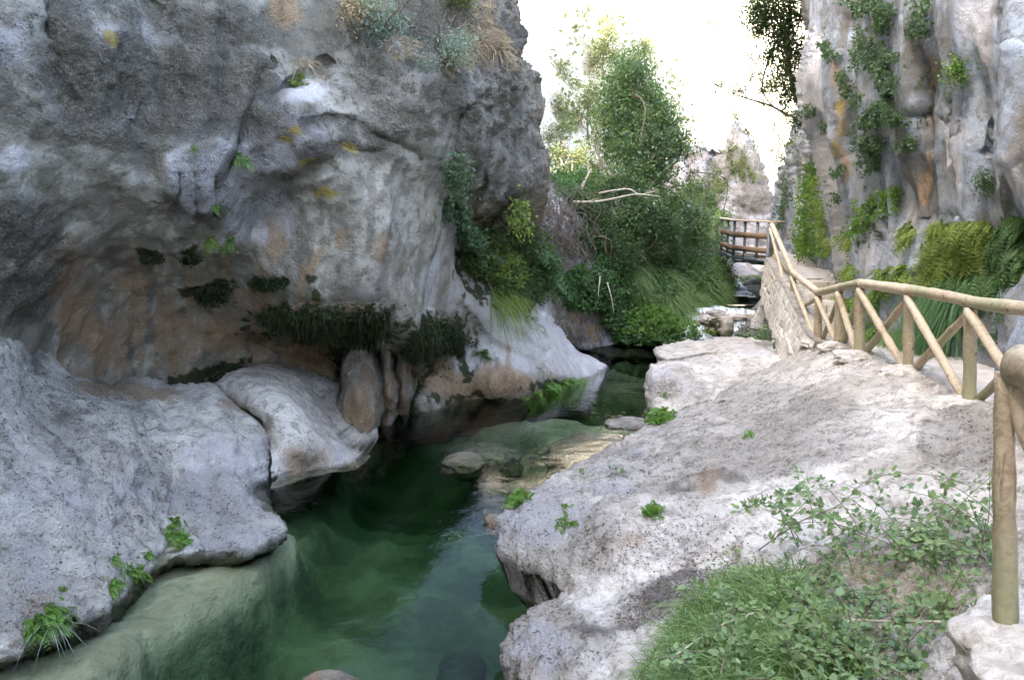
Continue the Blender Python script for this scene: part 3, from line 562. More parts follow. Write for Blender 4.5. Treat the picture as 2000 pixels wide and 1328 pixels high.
S_cl = shell('cliff', cl_out, cl_ctrl, step=3.2, rw=26, rd=0.9, feats=cl_feats, nz=[('f', .5, .16, 3), ('w', 1.6, .10, 4), ('v', 1.0, .06, 3), ('r', 3.0, .022, 4)], rbase=.38, extr=(-3.5, 3.0, 0.2), masks=cl_masks, mat=M['cliff'], jit=5, seed=4, rough=[(860, 110, 230, 140, 2.6, .17), (250, 110, 330, 170, 1.7, .15), (980, 300, 90, 120, 2.4, .13), (700, 250, 120, 40, 4, .05), (560, 260, 130, 70, 3.0, .05), (440, 360, 130, 90, 3.2, .04), (30, 500, 110, 130, 2.4, .07), (1000, 40, 70, 140, 3.2, .10)], flow=(1.2, 1.2, .35))
tag(S_cl.obj, kind='structure')

# --- flowstone columns standing in the water under the overhang
for k, (ol, ct) in enumerate([
 ([(690, 648), (712, 640), (728, 668), (736, 705), (748, 760), (742, 822), (728, 850), (702, 866), (674, 848), (655, 806), (664, 762), (668, 715), (680, 680)], [(700, 700, 14.6), (700, 780, 14.1), (700, 856, 'w'), (660, 790, 14.4), (742, 790, 14.4), (690, 730, 14.4)]),
 ([(748, 655), (757, 660), (760, 735), (770, 790), (766, 830), (752, 842), (745, 830), (744, 760), (746, 725)], [(754, 710, 14.9), (756, 780, 14.6), (756, 833, 'w'), (745, 780, 14.8), (768, 800, 14.8)]),
 ([(780, 650), (790, 655), (792, 730), (796, 770), (790, 815), (780, 822), (775, 790), (779, 740)], [(785, 700, 15.2), (787, 770, 15.1), (785, 812, 'w'), (775, 770, 15.3), (797, 770, 15.3)])]):
    s = shell('rock_column', ol, ct, step=2.2, rw=34 if k == 0 else 12, rd=.45 if k == 0 else .25, nz=[('f', 1.6, .09, 3), ('v', 3.2, .06, 3)], extr=(0, 1.2, 0), jit=1.5, seed=20+k, mat=M['cliff'],
              masks=dict(ochre=[ell(700, 790, 40, 70)+(.95,), ell(757, 780, 14, 60)+(.8,), ell(787, 760, 14, 60)], dark=[ell(670, 750, 16, 30)+(.6,), ell(700, 856, 50, 10), ell(758, 835, 16, 8), ell(740, 720, 8, 60)]), flow=(1.3, 1.3, .15))
    tag(s.obj, ['broad ochre flowstone bulge standing in the water under the overhang', 'thin pale flowstone pillar right beside the broad ochre bulge', 'small wavy flowstone fin in the dark beyond the thin pillar'][k], 'rock', 'flowstone columns under the overhang')

# --- pale ledge in the lower left corner
le_out = [(-700, 500), (-300, 590), (0, 655), (60, 680), (100, 712), (150, 742), (215, 756), (270, 742), (305, 742), (330, 756), (400, 752), (432, 762), (470, 795), (508, 830), (522, 870), (524, 940), (508, 962), (554, 1040), (465, 1098), (380, 1098), (312, 1122), (232, 1196), (130, 1256), (0, 1305), (-400, 1480), (-900, 1600), (-1000, 1000)]
le_ctrl = [(-700, 520, 6.5), (-300, 600, 8.6), (0, 662, 10.4), (90, 705, 11.6), (200, 756, 12.6), (300, 746, 13.1), (420, 757, 13.1), (505, 828, 12.7), (515, 880, 12.25), (524, 940, 'w'), (508, 960, 'w'), (549, 1030, 'w'), (460, 1083, 'w'), (380, 1080, 'w'), (320, 1095, 'w'), (230, 1180, 'w'), (130, 1238, 'w'), (0, 1285, 'w'), (-300, 1400, 'w'),
 (0, 780, 9.6), (0, 900, 8.7), (0, 1050, 7.9), (0, 1180, 7.4), (120, 850, 9.9), (150, 950, 9.1), (150, 1100, 8.1), (230, 820, 11.2), (250, 900, 10.3), (250, 1020, 9.5), (330, 800, 12.1), (330, 950, 10.7), (330, 1040, 9.8), (400, 830, 11.9), (410, 930, 11.0), (430, 1020, 10.2), (470, 870, 11.7), (480, 960, 10.8), (500, 1010, 10.3), (-400, 900, 6.2), (-400, 1200, 5.6), (-900, 1300, 4), (560, 1060, 10.2), (450, 1120, 9.8), (300, 1170, 9.1), (0, 1350, 7.2)]
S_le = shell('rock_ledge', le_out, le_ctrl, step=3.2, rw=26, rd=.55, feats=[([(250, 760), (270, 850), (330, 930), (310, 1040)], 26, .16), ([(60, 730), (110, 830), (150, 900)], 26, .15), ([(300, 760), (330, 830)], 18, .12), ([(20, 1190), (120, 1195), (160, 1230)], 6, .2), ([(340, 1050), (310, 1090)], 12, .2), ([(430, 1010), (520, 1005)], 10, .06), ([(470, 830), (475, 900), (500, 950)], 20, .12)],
 nz=[('f', .9, .12, 4), ('r', 2.6, .07, 4), ('r', 6.5, .035, 3), ('f', 13, .02, 3)], rlim=(1330, -.55), extr=(-1.0, 1.2, -.5), masks=dict(pale=[ell(430, 960, 90, 110, 30), ell(100, 1000, 120, 120)+(.6,), ell(450, 1060, 80, 24), ell(250, 960, 80, 60)+(.5,)], ochre=[ell(250, 770, 110, 20)+(.85,), ell(60, 1200, 110, 34)+(.55,), ell(430, 790, 60, 26)+(.45,), ell(210, 1140, 60, 20)+(.5,)], dark=[('l', [(0, 1290), (130, 1240), (230, 1182), (320, 1098)], 8, .9), ell(40, 700, 60, 40)+(.5,), ('l', [(524, 945), (508, 962)], 6), ell(130, 850, 50, 50)+(.35,)]), mat=M['ledge'], jit=3, seed=7, rough=[(100, 950, 260, 260, 3.0, .05), (430, 1000, 130, 90, 4.2, .035), (60, 1200, 160, 60, 3.2, .07)])
tag(S_le.obj, kind='structure')
# --- the block split from it by a crack
S_bk = shell('cracked_boulder', [(418, 752), (445, 728), (490, 718), (540, 718), (580, 730), (602, 758), (625, 800), (655, 848), (697, 898), (692, 915), (610, 930), (532, 956), (528, 940), (530, 880), (516, 828), (480, 793), (446, 764)],
 [(440, 750, 13.4), (500, 725, 13.9), (580, 740, 14.1), (500, 770, 12.95), (560, 780, 12.9), (530, 860, 12.3), (580, 860, 12.35), (610, 800, 13.3), (640, 850, 13.0), (695, 903, 'w'), (610, 915, 'w'), (560, 930, 'w'), (531, 944, 'w'), (600, 880, 12.3), (690, 930, 12.6), (530, 980, 11.5)], step=2.8, rw=34, rd=.35,
 nz=[('f', 1.2, .08, 4), ('r', 3.5, .03, 4), ('f', 9, .015, 2)], rlim=(880, 0), extr=(.1, 1.5, -.2), masks=dict(ochre=[ell(590, 890, 60, 30)+(.7,), ell(500, 735, 60, 12)+(.5,)], dark=[('l', [(530, 942), (600, 918), (692, 908)], 6)], pale=[ell(660, 880, 26, 20)+(.6,)]), mat=M['ledge'], jit=2, seed=9)
tag(S_bk.obj, 'smooth pale boulder split from the ledge by a dark winding crack', 'boulder')

# --- grey boulder at the pool edge below the cascade
S_bo = shell('grey_boulder', [(1262, 735), (1268, 712), (1284, 708), (1282, 685), (1310, 671), (1400, 664), (1470, 660), (1540, 680), (1590, 700), (1600, 740), (1520, 790), (1420, 850), (1300, 850), (1278, 820), (1264, 780)],
 [(1275, 800, 'w'), (1300, 808, 'w'), (1263, 740, 16.7), (1290, 715, 16.9), (1300, 690, 18.2), (1330, 675, 19.4), (1400, 670, 19.6), (1470, 665, 19.5), (1540, 690, 18.2), (1320, 708, 17.1), (1400, 700, 17.7), (1380, 720, 16.9), (1340, 760, 16.2), (1440, 750, 16.1), (1500, 720, 16.8), (1400, 800, 15.4), (1580, 730, 15.8)], step=2.8, rw=18, rd=.5, feats=[([(1284, 706), (1330, 704), (1370, 694), (1395, 690)], 5, .45), ([(1290, 760), (1330, 790), (1380, 800)], 14, .1)],
 nz=[('f', 1.0, .10, 4), ('r', 2.8, .06, 4), ('r', 8, .02, 3)], extr=(.3, 1.3, -.7), masks=dict(pale=[ell(1320, 750, 60, 40)+(.6,), ell(1450, 700, 60, 20)+(.5,)], dark=[ell(1500, 690, 40, 20)+(.5,), ell(1420, 770, 60, 20)+(.3,)], moss=[ell(1295, 770, 10, 6)+(.7,)]), mat=M['slab'], jit=3, seed=12)
tag(S_bo.obj, 'large blocky grey boulder at the pool edge below the cascade', 'boulder')

# --- big sloping slab on the right bank
sb_out = [(1540, 702), (1580, 692), (1625, 682), (1700, 688), (1790, 724), (1850, 758), (1900, 786), (2000, 820), (2300, 860), (2900, 1100), (2900, 1900), (1200, 1900), (1060, 1480), (1026, 1340), (1000, 1285), (1002, 1250), (1045, 1205), (1098, 1168), (1104, 1150), (1060, 1118), (1000, 1092), (982, 1068), (980, 1030), (990, 1000), (1040, 955), (1100, 922), (1180, 884), (1250, 838), (1300, 815), (1380, 785), (1460, 745)]
sb_ctrl = [(1545, 700, ('z', 1.05)), (1600, 690, ('z', 1.30)), (1650, 684, ('z', 1.48)), (1690, 690, ('z', 1.56)), (1785, 724, ('z', 1.66)), (1895, 790, ('z', 1.69)), (2000, 840, ('z', 1.85)), (2300, 880, ('z', 2.0)), (2800, 1300, ('z', 2.2)), (2300, 1500, ('z', 2.0)), (1600, 760, ('z', 1.28)), (1500, 800, ('z', .95)), (1400, 800, ('z', .7)), (1300, 830, ('z', .45)), (1180, 888, ('z', .45)), (1100, 925, ('z', .5)), (1050, 950, ('z', .55)), (990, 1010, ('z', .55)), (984, 1060, ('z', .42)), (1060, 1115, ('z', .42)), (1100, 1155, ('z', .38)), (1050, 1200, ('z', .38)), (1005, 1250, ('z', .32)), (1030, 1328, ('z', .35)), (1100, 1500, ('z', .4)),
 (1200, 960, ('z', .80)), (1200, 1040, ('z', .85)), (1350, 900, ('z', 1.0)), (1400, 1000, ('z', 1.05)), (1550, 880, ('z', 1.28)), (1700, 780, ('z', 1.5)), (1700, 880, ('z', 1.5)), (1820, 850, ('z', 1.62)), (1800, 980, ('z', 1.55)), (1620, 1020, ('z', 1.25)), (1420, 1120, ('z', .85)), (1220, 1140, ('z', .62)), (1180, 1260, ('z', .62)), (1300, 1250, ('z', .72)), (1500, 1250, ('z', .95)), (1700, 1200, ('z', 1.2)), (1850, 1150, ('z', 1.4)), (1940, 1000, ('z', 1.65)), (1700, 1400, ('z', 1.2)), (1940, 880, ('z', 1.72))]
S_sb = shell('rock_slab', sb_out, sb_ctrl, step=3.2, rw=30, rd=.12, feats=[([(1800, 760), (1840, 830), (1860, 900), (1840, 960)], 16, .12), ([(1250, 930), (1330, 910), (1400, 915)], 8, .06), ([(1130, 1010), (1200, 1000), (1300, 1030)], 9, .05), ([(1180, 1180), (1300, 1130), (1420, 1090)], 18, .12), ([(1400, 960), (1460, 930)], 9, .07)],
 nz=[('f', .9, .09, 4), ('r', 2.7, .05, 4), ('r', 7, .028, 3), ('f', 14, .018, 3)], extr=(.55, .15, -1.6), masks=dict(pale=[ell(1060, 1020, 90, 60), ell(1200, 940, 90, 40)+(.6,), ell(1050, 1270, 60, 50), ell(1120, 1150, 60, 30)+(.6,), ell(1700, 700, 60, 14)+(.6,), ell(1880, 860, 60, 40)+(.6,)], dark=[ell(1390, 930, 50, 20, 10)+(.6,), ell(1280, 1160, 80, 20, -30)+(.95,), ell(1200, 1230, 80, 24, -20)+(.7,), ell(1330, 960, 26, 14)+(.5,), ell(1210, 930, 40, 12)+(.5,)], ochre=[ell(1250, 1050, 60, 14, -10)+(.5,), ell(1380, 940, 30, 30)+(.5,)], moss=[('l', [(1000, 1096), (1060, 1122), (1100, 1160)], 6, .8), ell(1350, 790, 60, 5)+(.5,)]), mat=M['slab'], jit=4, seed=15, rough=[(1080, 1040, 130, 110, 4.0, .05), (1250, 930, 160, 60, 4.5, .04), (1080, 1270, 120, 90, 4.2, .06), (1880, 880, 90, 90, 4.0, .05), (1480, 840, 240, 100, 5.0, .025), (1350, 1180, 150, 70, 5, .05)])
tag(S_sb.obj, kind='structure')

# --- wall of the gorge on the right bank, near part and far buttress
wl_out = [(1566, -330), (1570, -200), (1565, 0), (1582, 60), (1574, 110), (1562, 150), (1566, 205), (1576, 250), (1596, 310), (1606, 400), (1622, 480), (1634, 550), (1648, 620), (1664, 700), (1750, 760), (1900, 800), (2100, 860), (2500, 980), (3300, 1150), (3300, -350), (2600, -420), (2000, -400)]
wl_ctrl = [(1560, -1100, 22), (1800, -1200, 16), (2300, -1300, 11), (3200, -1400, 6.2), (1565, -300, 21.5), (1800, -500, 15.4), (2300, -500, 9.8), (3200, -300, 5.6), (3200, 600, 5.2), (3200, 1100, 5.0), (2300, 300, 9.0), (2300, 900, 8.7), (1570, 50, 20.8), (1565, 160, 19.8), (1575, 250, 20.0), (1605, 380, 20.4), (1622, 470, 20.9), (1634, 545, 20.8), (1660, 690, 17.5), (1640, 100, 17.6), (1640, 250, 17.8), (1640, 400, 18.8), (1660, 520, 18.2), (1680, 620, 16.8), (1720, 60, 15.8), (1720, 200, 15.4), (1740, 300, 15.2), (1720, 420, 15.9), (1730, 540, 15.2), (1750, 660, 14.6), (1800, 60, 14.1), (1800, 240, 14.0), (1800, 400, 14.3), (1800, 520, 13.9), (1820, 680, 13.3), (1840, 30, 13.1), (1850, 200, 13.4), (1840, 380, 13.5), (1900, 100, 12.2), (1900, 300, 12.3), (1900, 420, 12.4), (1880, 500, 12.9), (1880, 620, 12.9), (1900, 700, 12.4), (2000, 100, 11.0), (2000, 300, 11.0), (2000, 430, 11.3), (1980, 520, 11.6), (1960, 620, 11.2), (2000, 700, 10.4), (1940, 570, 11.7)]
wl_feats = [([(1820, 0), (1815, 150), (1835, 300), (1830, 430)], 12, .20), ([(1868, 180), (1860, 260), (1875, 330), (1880, 420)], 6, .14), ([(1905, 190), (1890, 260), (1860, 265), (1845, 230)], 6, .14), ([(1960, 0), (1965, 160), (1960, 330), (1980, 440)], 12, .18), ([(1935, 240), (1930, 290), (1920, 300)], 5, .2), ([(1680, 0), (1690, 140), (1670, 300)], 12, .18), ([(1610, 60), (1620, 200), (1650, 340), (1660, 480)], 9, .15), ([(1755, 260), (1770, 380), (1740, 500)], 10, .13), ([(1800, 0), (1790, 80), (1800, 200)], 12, -.25), ([(1640, 230), (1655, 330), (1690, 420)], 12, -.2), ([(1990, 100), (1985, 300)], 10, -.2), ([(1850, 270), (1850, 400)], 14, -.12), ([(1960, 510), (1930, 570), (1905, 640)], 10, .3)]
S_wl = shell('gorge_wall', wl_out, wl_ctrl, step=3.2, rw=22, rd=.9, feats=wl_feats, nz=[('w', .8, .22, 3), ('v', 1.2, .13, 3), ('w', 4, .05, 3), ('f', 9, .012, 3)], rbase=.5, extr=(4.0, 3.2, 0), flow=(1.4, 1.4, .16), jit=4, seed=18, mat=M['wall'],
 masks=dict(pale=[ell(1590, 160, 26, 120)+(.8,), ell(1620, 330, 26, 110, -8)+(.9,), ell(1640, 480, 16, 60), ell(1770, 260, 14, 60)+(.8,), ell(1790, 400, 16, 90)+(.8,), ell(1870, 330, 40, 90)+(.7,), ell(1900, 60, 40, 110)+(.5,), ell(1760, 480, 14, 60)+(.7,), ell(1980, 300, 30, 140)+(.4,), ell(1700, 500, 20, 60)+(.6,)],
  ochre=[('l', [(1640, 130), (1650, 260), (1665, 360)], 8, .6), ('l', [(1838, 60), (1826, 200), (1820, 400)], 6, .6), ell(1810, 470, 14, 60)+(.4,), ell(1690, 180, 26, 40)+(.4,)],
  dark=[('l', [(1815, 60), (1808, 230), (1812, 430)], 22, 1.0), ell(1700, 40, 60, 60)+(.7,), ell(1730, 190, 26, 120)+(.6,), ell(1870, 400, 30, 40)+(.5,), ('l', [(1870, 180), (1862, 400)], 8, .6), ell(1990, 200, 40, 200)+(.45,), ('l', [(1960, 20), (1965, 420)], 9, .6), ell(1680, 590, 60, 30)+(.4,)],
  moss=[ell(1700, 440, 30, 60, 20)+(.5,), ell(1860, 520, 60, 50)+(.6,)], yellow=[('l', [(1648, 180), (1652, 300)], 6, .7)]))
tag(S_wl.obj, kind='structure')
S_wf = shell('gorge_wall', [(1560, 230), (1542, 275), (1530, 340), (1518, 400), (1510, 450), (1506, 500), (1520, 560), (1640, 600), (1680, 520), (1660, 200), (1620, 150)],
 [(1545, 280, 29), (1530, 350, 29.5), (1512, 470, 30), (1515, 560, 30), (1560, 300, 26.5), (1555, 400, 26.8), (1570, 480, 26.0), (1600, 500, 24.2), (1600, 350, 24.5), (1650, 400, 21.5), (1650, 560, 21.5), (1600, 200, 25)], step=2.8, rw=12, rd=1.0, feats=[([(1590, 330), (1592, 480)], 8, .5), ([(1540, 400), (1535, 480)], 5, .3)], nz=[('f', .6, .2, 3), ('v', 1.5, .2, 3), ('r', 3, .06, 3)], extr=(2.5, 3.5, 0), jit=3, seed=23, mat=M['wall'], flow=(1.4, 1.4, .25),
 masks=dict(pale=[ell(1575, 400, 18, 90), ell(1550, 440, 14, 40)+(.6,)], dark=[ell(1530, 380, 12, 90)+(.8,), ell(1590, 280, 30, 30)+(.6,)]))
tag(S_wf.obj, kind='structure')
# the wall goes on past and behind the camera (never in frame); the tall cliff sheets are added to block the sun
def wall_sheet(name, pts, z0, z1, seed, mat):
    pts = smooth_poly(pts, 14, False); n = len(pts); zs = np.linspace(z0, z1, 40); V = []
    d = np.gradient(pts, axis=0); nn = unit(np.stack([-d[:, 1], d[:, 0]], -1))
    for z in zs:
        q = np.concatenate([pts, np.full((n, 1), z)], 1); o_ = fbm(q*.3, 4, seed)*1.2+0.2*ridged(q*.9, 3, seed); V.append(q+np.concatenate([nn*o_[:, None], np.zeros((n, 1))], 1))
    V = np.array(V); back = V.copy(); ctr = np.concatenate([nn, np.zeros((n, 1))], 1); back += ctr*6.0; A = np.concatenate([V.reshape(-1, 3), back.reshape(-1, 3)])
    i = np.arange(40*n).reshape(40, n); Fq = np.stack([i[:-1, :-1], i[:-1, 1:], i[1:, 1:], i[1:, :-1]], -1).reshape(-1, 4); N = 40*n
    top = np.stack([i[-1, :-1], i[-1, 1:], i[-1, 1:]+N, i[-1, :-1]+N], -1); e1 = np.stack([i[:-1, 0], i[1:, 0], i[1:, 0]+N, i[:-1, 0]+N], -1); e2 = np.stack([i[:-1, -1], i[:-1, -1]+N, i[1:, -1]+N, i[1:, -1]], -1)
    F2 = np.concatenate([Fq, Fq[:, ::-1]+N, top, e1, e2])
    tag(mesh_np(name, A, F2, np.full(len(F2), 4), mat, None, rock_attrs(A, {}, .6, seed)), kind='structure')
wall_sheet('gorge_wall', [(8.0, 4.6), (5.6, 2.0), (4.6, -3), (5.5, -10), (4, -20), (-1, -26)], 1.2, 7.5, 41, M['wall'])
wall_sheet('cliff', [(-1, -27), (-9, -24), (-11, -14), (-9.5, -4), (-8.8, 3.2)], -1.5, 28, 43, M['cliff'])  # unseen continuation behind the camera, raised until its shade covers the near slope
wall_sheet('cliff', [(-10, 2.5), (-9.5, 7), (-8, 12), (-6, 16), (-4.2, 20), (-3.2, 22)], 3, 29, 44, M['cliff'])  # unseen sheet added behind the left cliff, tall enough to shade the right wall
wall_sheet('cliff', [(-4, 27.8), (-5, 33), (-5.5, 38)], 2, 27, 45, M['cliff'])  # unseen sheet added upstream only to keep the sun off the rock fin
wall_sheet('gorge_wall', [(15.5, 42), (13.5, 34), (12.5, 29), (11.8, 22)], 1.5, 11, 47, M['wall'])

# --- left bank beyond the cliff: rock foot, earth slope, the sunlit hillside behind, the fin of rock
S_ft = shell('rock_foot', [(1050, 560), (1080, 570), (1120, 560), (1160, 590), (1180, 640), (1192, 680), (1190, 720), (1100, 730), (1020, 680)], [(1100, 680, 22.6), (1150, 678, 'w'), (1188, 674, 'w'), (1120, 600, 23.2), (1170, 620, 24), (1060, 600, 22.4), (1120, 720, 22.5)], step=2.6, rw=14, rd=.5, nz=[('f', 1, .1, 3), ('v', 2.5, .1, 3)], feats=[([(1130, 620), (1140, 680)], 4, .2), ([(1160, 630), (1165, 680)], 3, .15)], extr=(-.5, 2, 0), jit=3, seed=26, mat=M['cliff'],
 masks=dict(ochre=[ell(1140, 650, 60, 40)], dark=[ell(1110, 590, 60, 20), ('l', [(1100, 680), (1190, 674)], 5)])); tag(S_ft.obj, kind='structure')
S_bn = shell('earth_bank', [(1000, 400), (1010, 330), (1080, 340), (1180, 330), (1300, 380), (1380, 420), (1420, 500), (1440, 575), (1410, 610), (1370, 640), (1350, 700), (1180, 700), (1060, 640), (1010, 560)],
 [(1040, 400, 23.5), (1040, 540, 23), (1080, 350, 27), (1100, 440, 24.0), (1180, 340, 31), (1120, 560, 23.4), (1190, 640, 24.4), (1200, 672, 'w'), (1330, 668, 'w'), (1200, 450, 26.5), (1250, 550, 25.8), (1330, 600, 26.2), (1300, 400, 33), (1380, 440, 34), (1370, 620, 26.6), (1400, 560, 29), (1430, 580, 31), (1190, 560, 24.6)], step=4, rw=12, rd=.5, nz=[('f', .7, .25, 4), ('r', 2, .1, 3)], extr=(0, 3, 0), jit=5, seed=28, mat=M['bank'], masks=dict(pale=[ell(1075, 430, 26, 50)+(.7,)]))
tag(S_bn.obj, kind='structure')
S_hl = shell('hillside', [(900, 460), (900, -500), (1150, -520), (1250, -250), (1300, 0), (1330, 150), (1400, 330), (1440, 440), (1420, 520), (1200, 520)],
 [(950, 430, 34), (950, 100, 42), (950, -400, 52), (1150, 300, 42), (1180, 50, 50), (1200, -300, 60), (1300, 250, 52), (1400, 420, 52), (1200, 500, 38)], step=8, rw=20, rd=3, nz=[('f', .15, 1.6, 4), ('r', .5, .5, 4)], extr=(0, 20, -5), jit=8, seed=31, mat=M['hill']); tag(S_hl.obj, kind='structure')
S_fn = shell('rock_fin', [(1290, 620), (1300, 330), (1330, 300), (1350, 282), (1380, 292), (1402, 300), (1420, 268), (1436, 240), (1452, 262), (1474, 305), (1492, 360), (1502, 410), (1504, 470), (1512, 540), (1500, 600), (1400, 620)],
 [(1310, 340, 42), (1350, 290, 42), (1400, 310, 41), (1436, 250, 41), (1440, 350, 39), (1500, 420, 38), (1500, 500, 36), (1330, 420, 40), (1390, 440, 37), (1360, 400, 39), (1420, 520, 33.5), (1470, 550, 32.6), (1400, 560, 33), (1470, 470, 36), (1440, 440, 37.2), (1440, 395, 38.2), (1390, 350, 39.5), (1300, 600, 34)], step=2.8, rw=12, rd=1.2, feats=[([(1400, 300), (1385, 360), (1400, 430)], 8, .6), ([(1440, 400), (1470, 420)], 8, .2), ([(1340, 300), (1360, 380), (1400, 400)], 6, .5), ([(1380, 500), (1400, 480)], 6, .6)], nz=[('f', .35, .4, 3), ('r', 1.1, .18, 3), ('r', 3, .08, 3)], extr=(2, 7, 0), jit=4, seed=33, mat=M['far'], bscale=.5,
 masks=dict(pale=[ell(1430, 530, 40, 34), ell(1430, 290, 26, 30)+(.6,), ell(1350, 320, 26, 30)+(.5,)], dark=[ell(1470, 410, 26, 20)+(.7,), ell(1385, 490, 14, 14)+(.8,), ell(1450, 330, 30, 40)+(.35,)], ochre=[ell(1390, 380, 20, 50)+(.5,), ell(1335, 330, 12, 26)+(.6,)])); tag(S_fn.obj, kind='structure')
# far sunlit valley side closing the view
def far_slope():
    xs = np.linspace(-120, 160, 110); ys = np.linspace(75, 190, 50); X, Y = np.meshgrid(xs, ys); p = np.stack([X, Y, 0*X], -1)
    z = (Y-75)*0.85+10*fbm(p/26, 5, 5)+2.5*ridged(p/6, 3, 6)-3; p[..., 2] = z; i = np.arange(X.size).reshape(X.shape)
    Fq = np.stack([i[:-1, :-1], i[:-1, 1:], i[1:, 1:], i[1:, :-1]], -1).reshape(-1, 4); tag(mesh_np('valley_side', p.reshape(-1, 3), Fq, np.full(len(Fq), 4), M['hill']), kind='structure')
far_slope()
# rocks and slab leaning beside the stream, right bank under the walkway
S_rb = shell('rock_bank', [(1450, 720), (1440, 650), (1475, 600), (1496, 560), (1530, 540), (1600, 600), (1680, 690), (1600, 760)], [(1450, 700, 20.5), (1480, 620, 25), (1500, 570, 26.5), (1540, 560, 26), (1545, 690, 18.5), (1600, 650, 18.5), (1500, 660, 21.5)], step=3, rw=10, rd=.4, nz=[('f', .9, .15, 4), ('r', 2.4, .1, 3)], extr=(1, 1.5, -.5), jit=3, seed=36, mat=M['bank'], masks=dict(pale=[ell(1500, 600, 20, 40)+(.6,)])); tag(S_rb.obj, kind='structure')
def simple_rock(name, c, r, seed, mat, label, cat='rock', group=None, flat=.6):
    nu, nv = 40, 24; u = np.linspace(0, 2*math.pi, nu, endpoint=False); v = np.linspace(-math.pi/2, math.pi/2, nv); U, Vv = np.meshgrid(u, v)
    d = np.stack([np.cos(Vv)*np.cos(U), np.cos(Vv)*np.sin(U), np.sin(Vv)], -1); d = np.sign(d)*np.abs(d)**0.8
    p = d*(1+.32*fbm(d*1.3+seed*5, 3, seed)+.10*ridged(d*3+seed, 3, seed))[..., None]*np.array(r)
    V = p.reshape(-1, 3); F_ = [[j*nu+i, j*nu+(i+1) % nu, (j+1)*nu+(i+1) % nu, (j+1)*nu+i] for j in range(nv-1) for i in range(nu)]; z_ = np.zeros(len(V))
    o = mesh_np(name, V, np.array(F_).ravel(), np.full(len(F_), 4), mat, None, rock_attrs(V+np.array(c), dict(ochre=z_+(.5 if 'brown' in label else 0), moss=(V[:, 0] < -r[0]*.1)*(.7 if 'mossy' in label else 0)), 2.0, seed))
    o.location = c; return tag(o, label, cat, group)
def rk(px, py, D, r, seed, mat, label, **k): return simple_rock('stream_stone', tuple(P(px, py, D)), r, seed, mat, label, group='stones in and along the stream', **k)
rk(1406, 638, 24.2, (.36, .32, .27), 51, M['slab'], 'mossy brown stone splitting the white cascade')
rk(1436, 619, 25.4, (.30, .26, .09), 52, M['slab'], 'flat dark stone on the lip of the near cascade')
rk(1400, 612, 25.6, (.26, .26, .10), 53, M['ledge'], 'low pale stone at the left end of the cascade lip')
rk(1468, 560, 31.3, (.34, .3, .30), 54, M['ledge'], 'pale round stone right of the far small fall')
rk(1410, 566, 31.4, (.6, .3, .14), 55, M['slab'], 'flat stone ledge left of the far small fall')
rk(1480, 632, 24.8, (.2, .22, .14), 56, M['slab'], 'wet grey stone at the right side of the cascade')
rk(1378, 622, 25.2, (.16, .2, .10), 57, M['slab'], 'small wet stone in the left arm of the cascade')
def wrk(px, py, dz, r, seed, label): return simple_rock('submerged_stone', tuple(Wz(px, py, 0)+np.array([0, 0, dz])), r, seed, M['cliff'], label, group='stones lying in the green pool')
wrk(902, 890, -.13, (.30, .34, .12), 61, 'brown stone just under the surface in mid pool')
wrk(1225, 827, -.02, (.36, .3, .09), 62, 'pale flat stone breaking the surface beside the slab')
wrk(648, 1335, -.13, (.28, .3, .16), 63, 'brown rounded stone emerging at the bottom edge of the photo')
wrk(970, 1020, -.04, (.14, .2, .12), 64, 'small brown stone tip touching the slab corner')
wrk(1160, 850, -.45, (.85, .8, .38), 65, 'broad olive stone under the shallow water near the slab')
wrk(940, 842, -.55, (.7, .6, .3), 66, 'drowned olive stone in front of the cliff foot')
wrk(900, 1095, -1.35, (.26, .36, .16), 67, 'drowned green stone in the deep middle of the pool')
# ================================================================== PATH, STEPS, WALL, RAILING, WALKWAY
def rail_z(px, py, D): return float(P(px, py, D)[2])
# posts: (pixel x, pixel y of top, pixel y of base, distance)
posts_px = [(2140, 668, 1010, 5.0), (2070, 619, 870, 7.3), (1895, 596, 784, 9.4), (1775, 572, 722, 11.4), (1680, 558, 690, 13.2), (1640, 566, 673, 14.6), (1598, 575, 668, 16.0), (1549, 536, 606, 19.8), (1507, 440, 500, 26.0)]
post_top = [P(a, b, d) for a, b, c, d in posts_px]; post_bot = [P(a, c, d) for a, b, c, d in posts_px]
near_top = P(1961, 712, 3.4); near_bot = P(1966, 1210, 3.4)
# --- the trodden path
def path():
    edge = smooth_poly([(1.9, -4), (2.1, 1.0), (2.15, 3.4), (3.35, 5.0), (4.6, 7.3), (4.95, 9.4), (5.15, 11.4), (5.2, 13.2), (5.4, 14.6), (5.55, 16.2)], 10, False)
    zz = np.interp(edge[:, 1], [-4, 3.4, 5.0, 7.3, 9.4, 11.4, 13.2, 14.6, 16.2], [2.1, 2.12, 2.02, 1.86, 1.72, 1.69, 1.58, 1.44, 1.34])
    s = np.linspace(0, 1, 30); V = np.zeros((len(edge), 30, 3))
    for j, t in enumerate(s):
        V[:, j, 0] = edge[:, 0]+t*(np.interp(edge[:, 1], [0, 5, 9, 16], [5.0, 5.0, 3.6, 3.4])); V[:, j, 1] = edge[:, 1]; V[:, j, 2] = zz-.03+.06*t
    V[..., 2] += .05*fbm(V*1.3, 4, 3)+.012*ridged(V*7, 3, 4); V[:, 0, 2] -= .25
    i = np.arange(V[..., 0].size).reshape(V.shape[:2]); Fq = np.stack([i[:-1, :-1], i[:-1, 1:], i[1:, 1:], i[1:, :-1]], -1).reshape(-1, 4)
    tag(mesh_np('path', V.reshape(-1, 3), Fq, np.full(len(Fq), 4), M['stone']), kind='structure')
path()
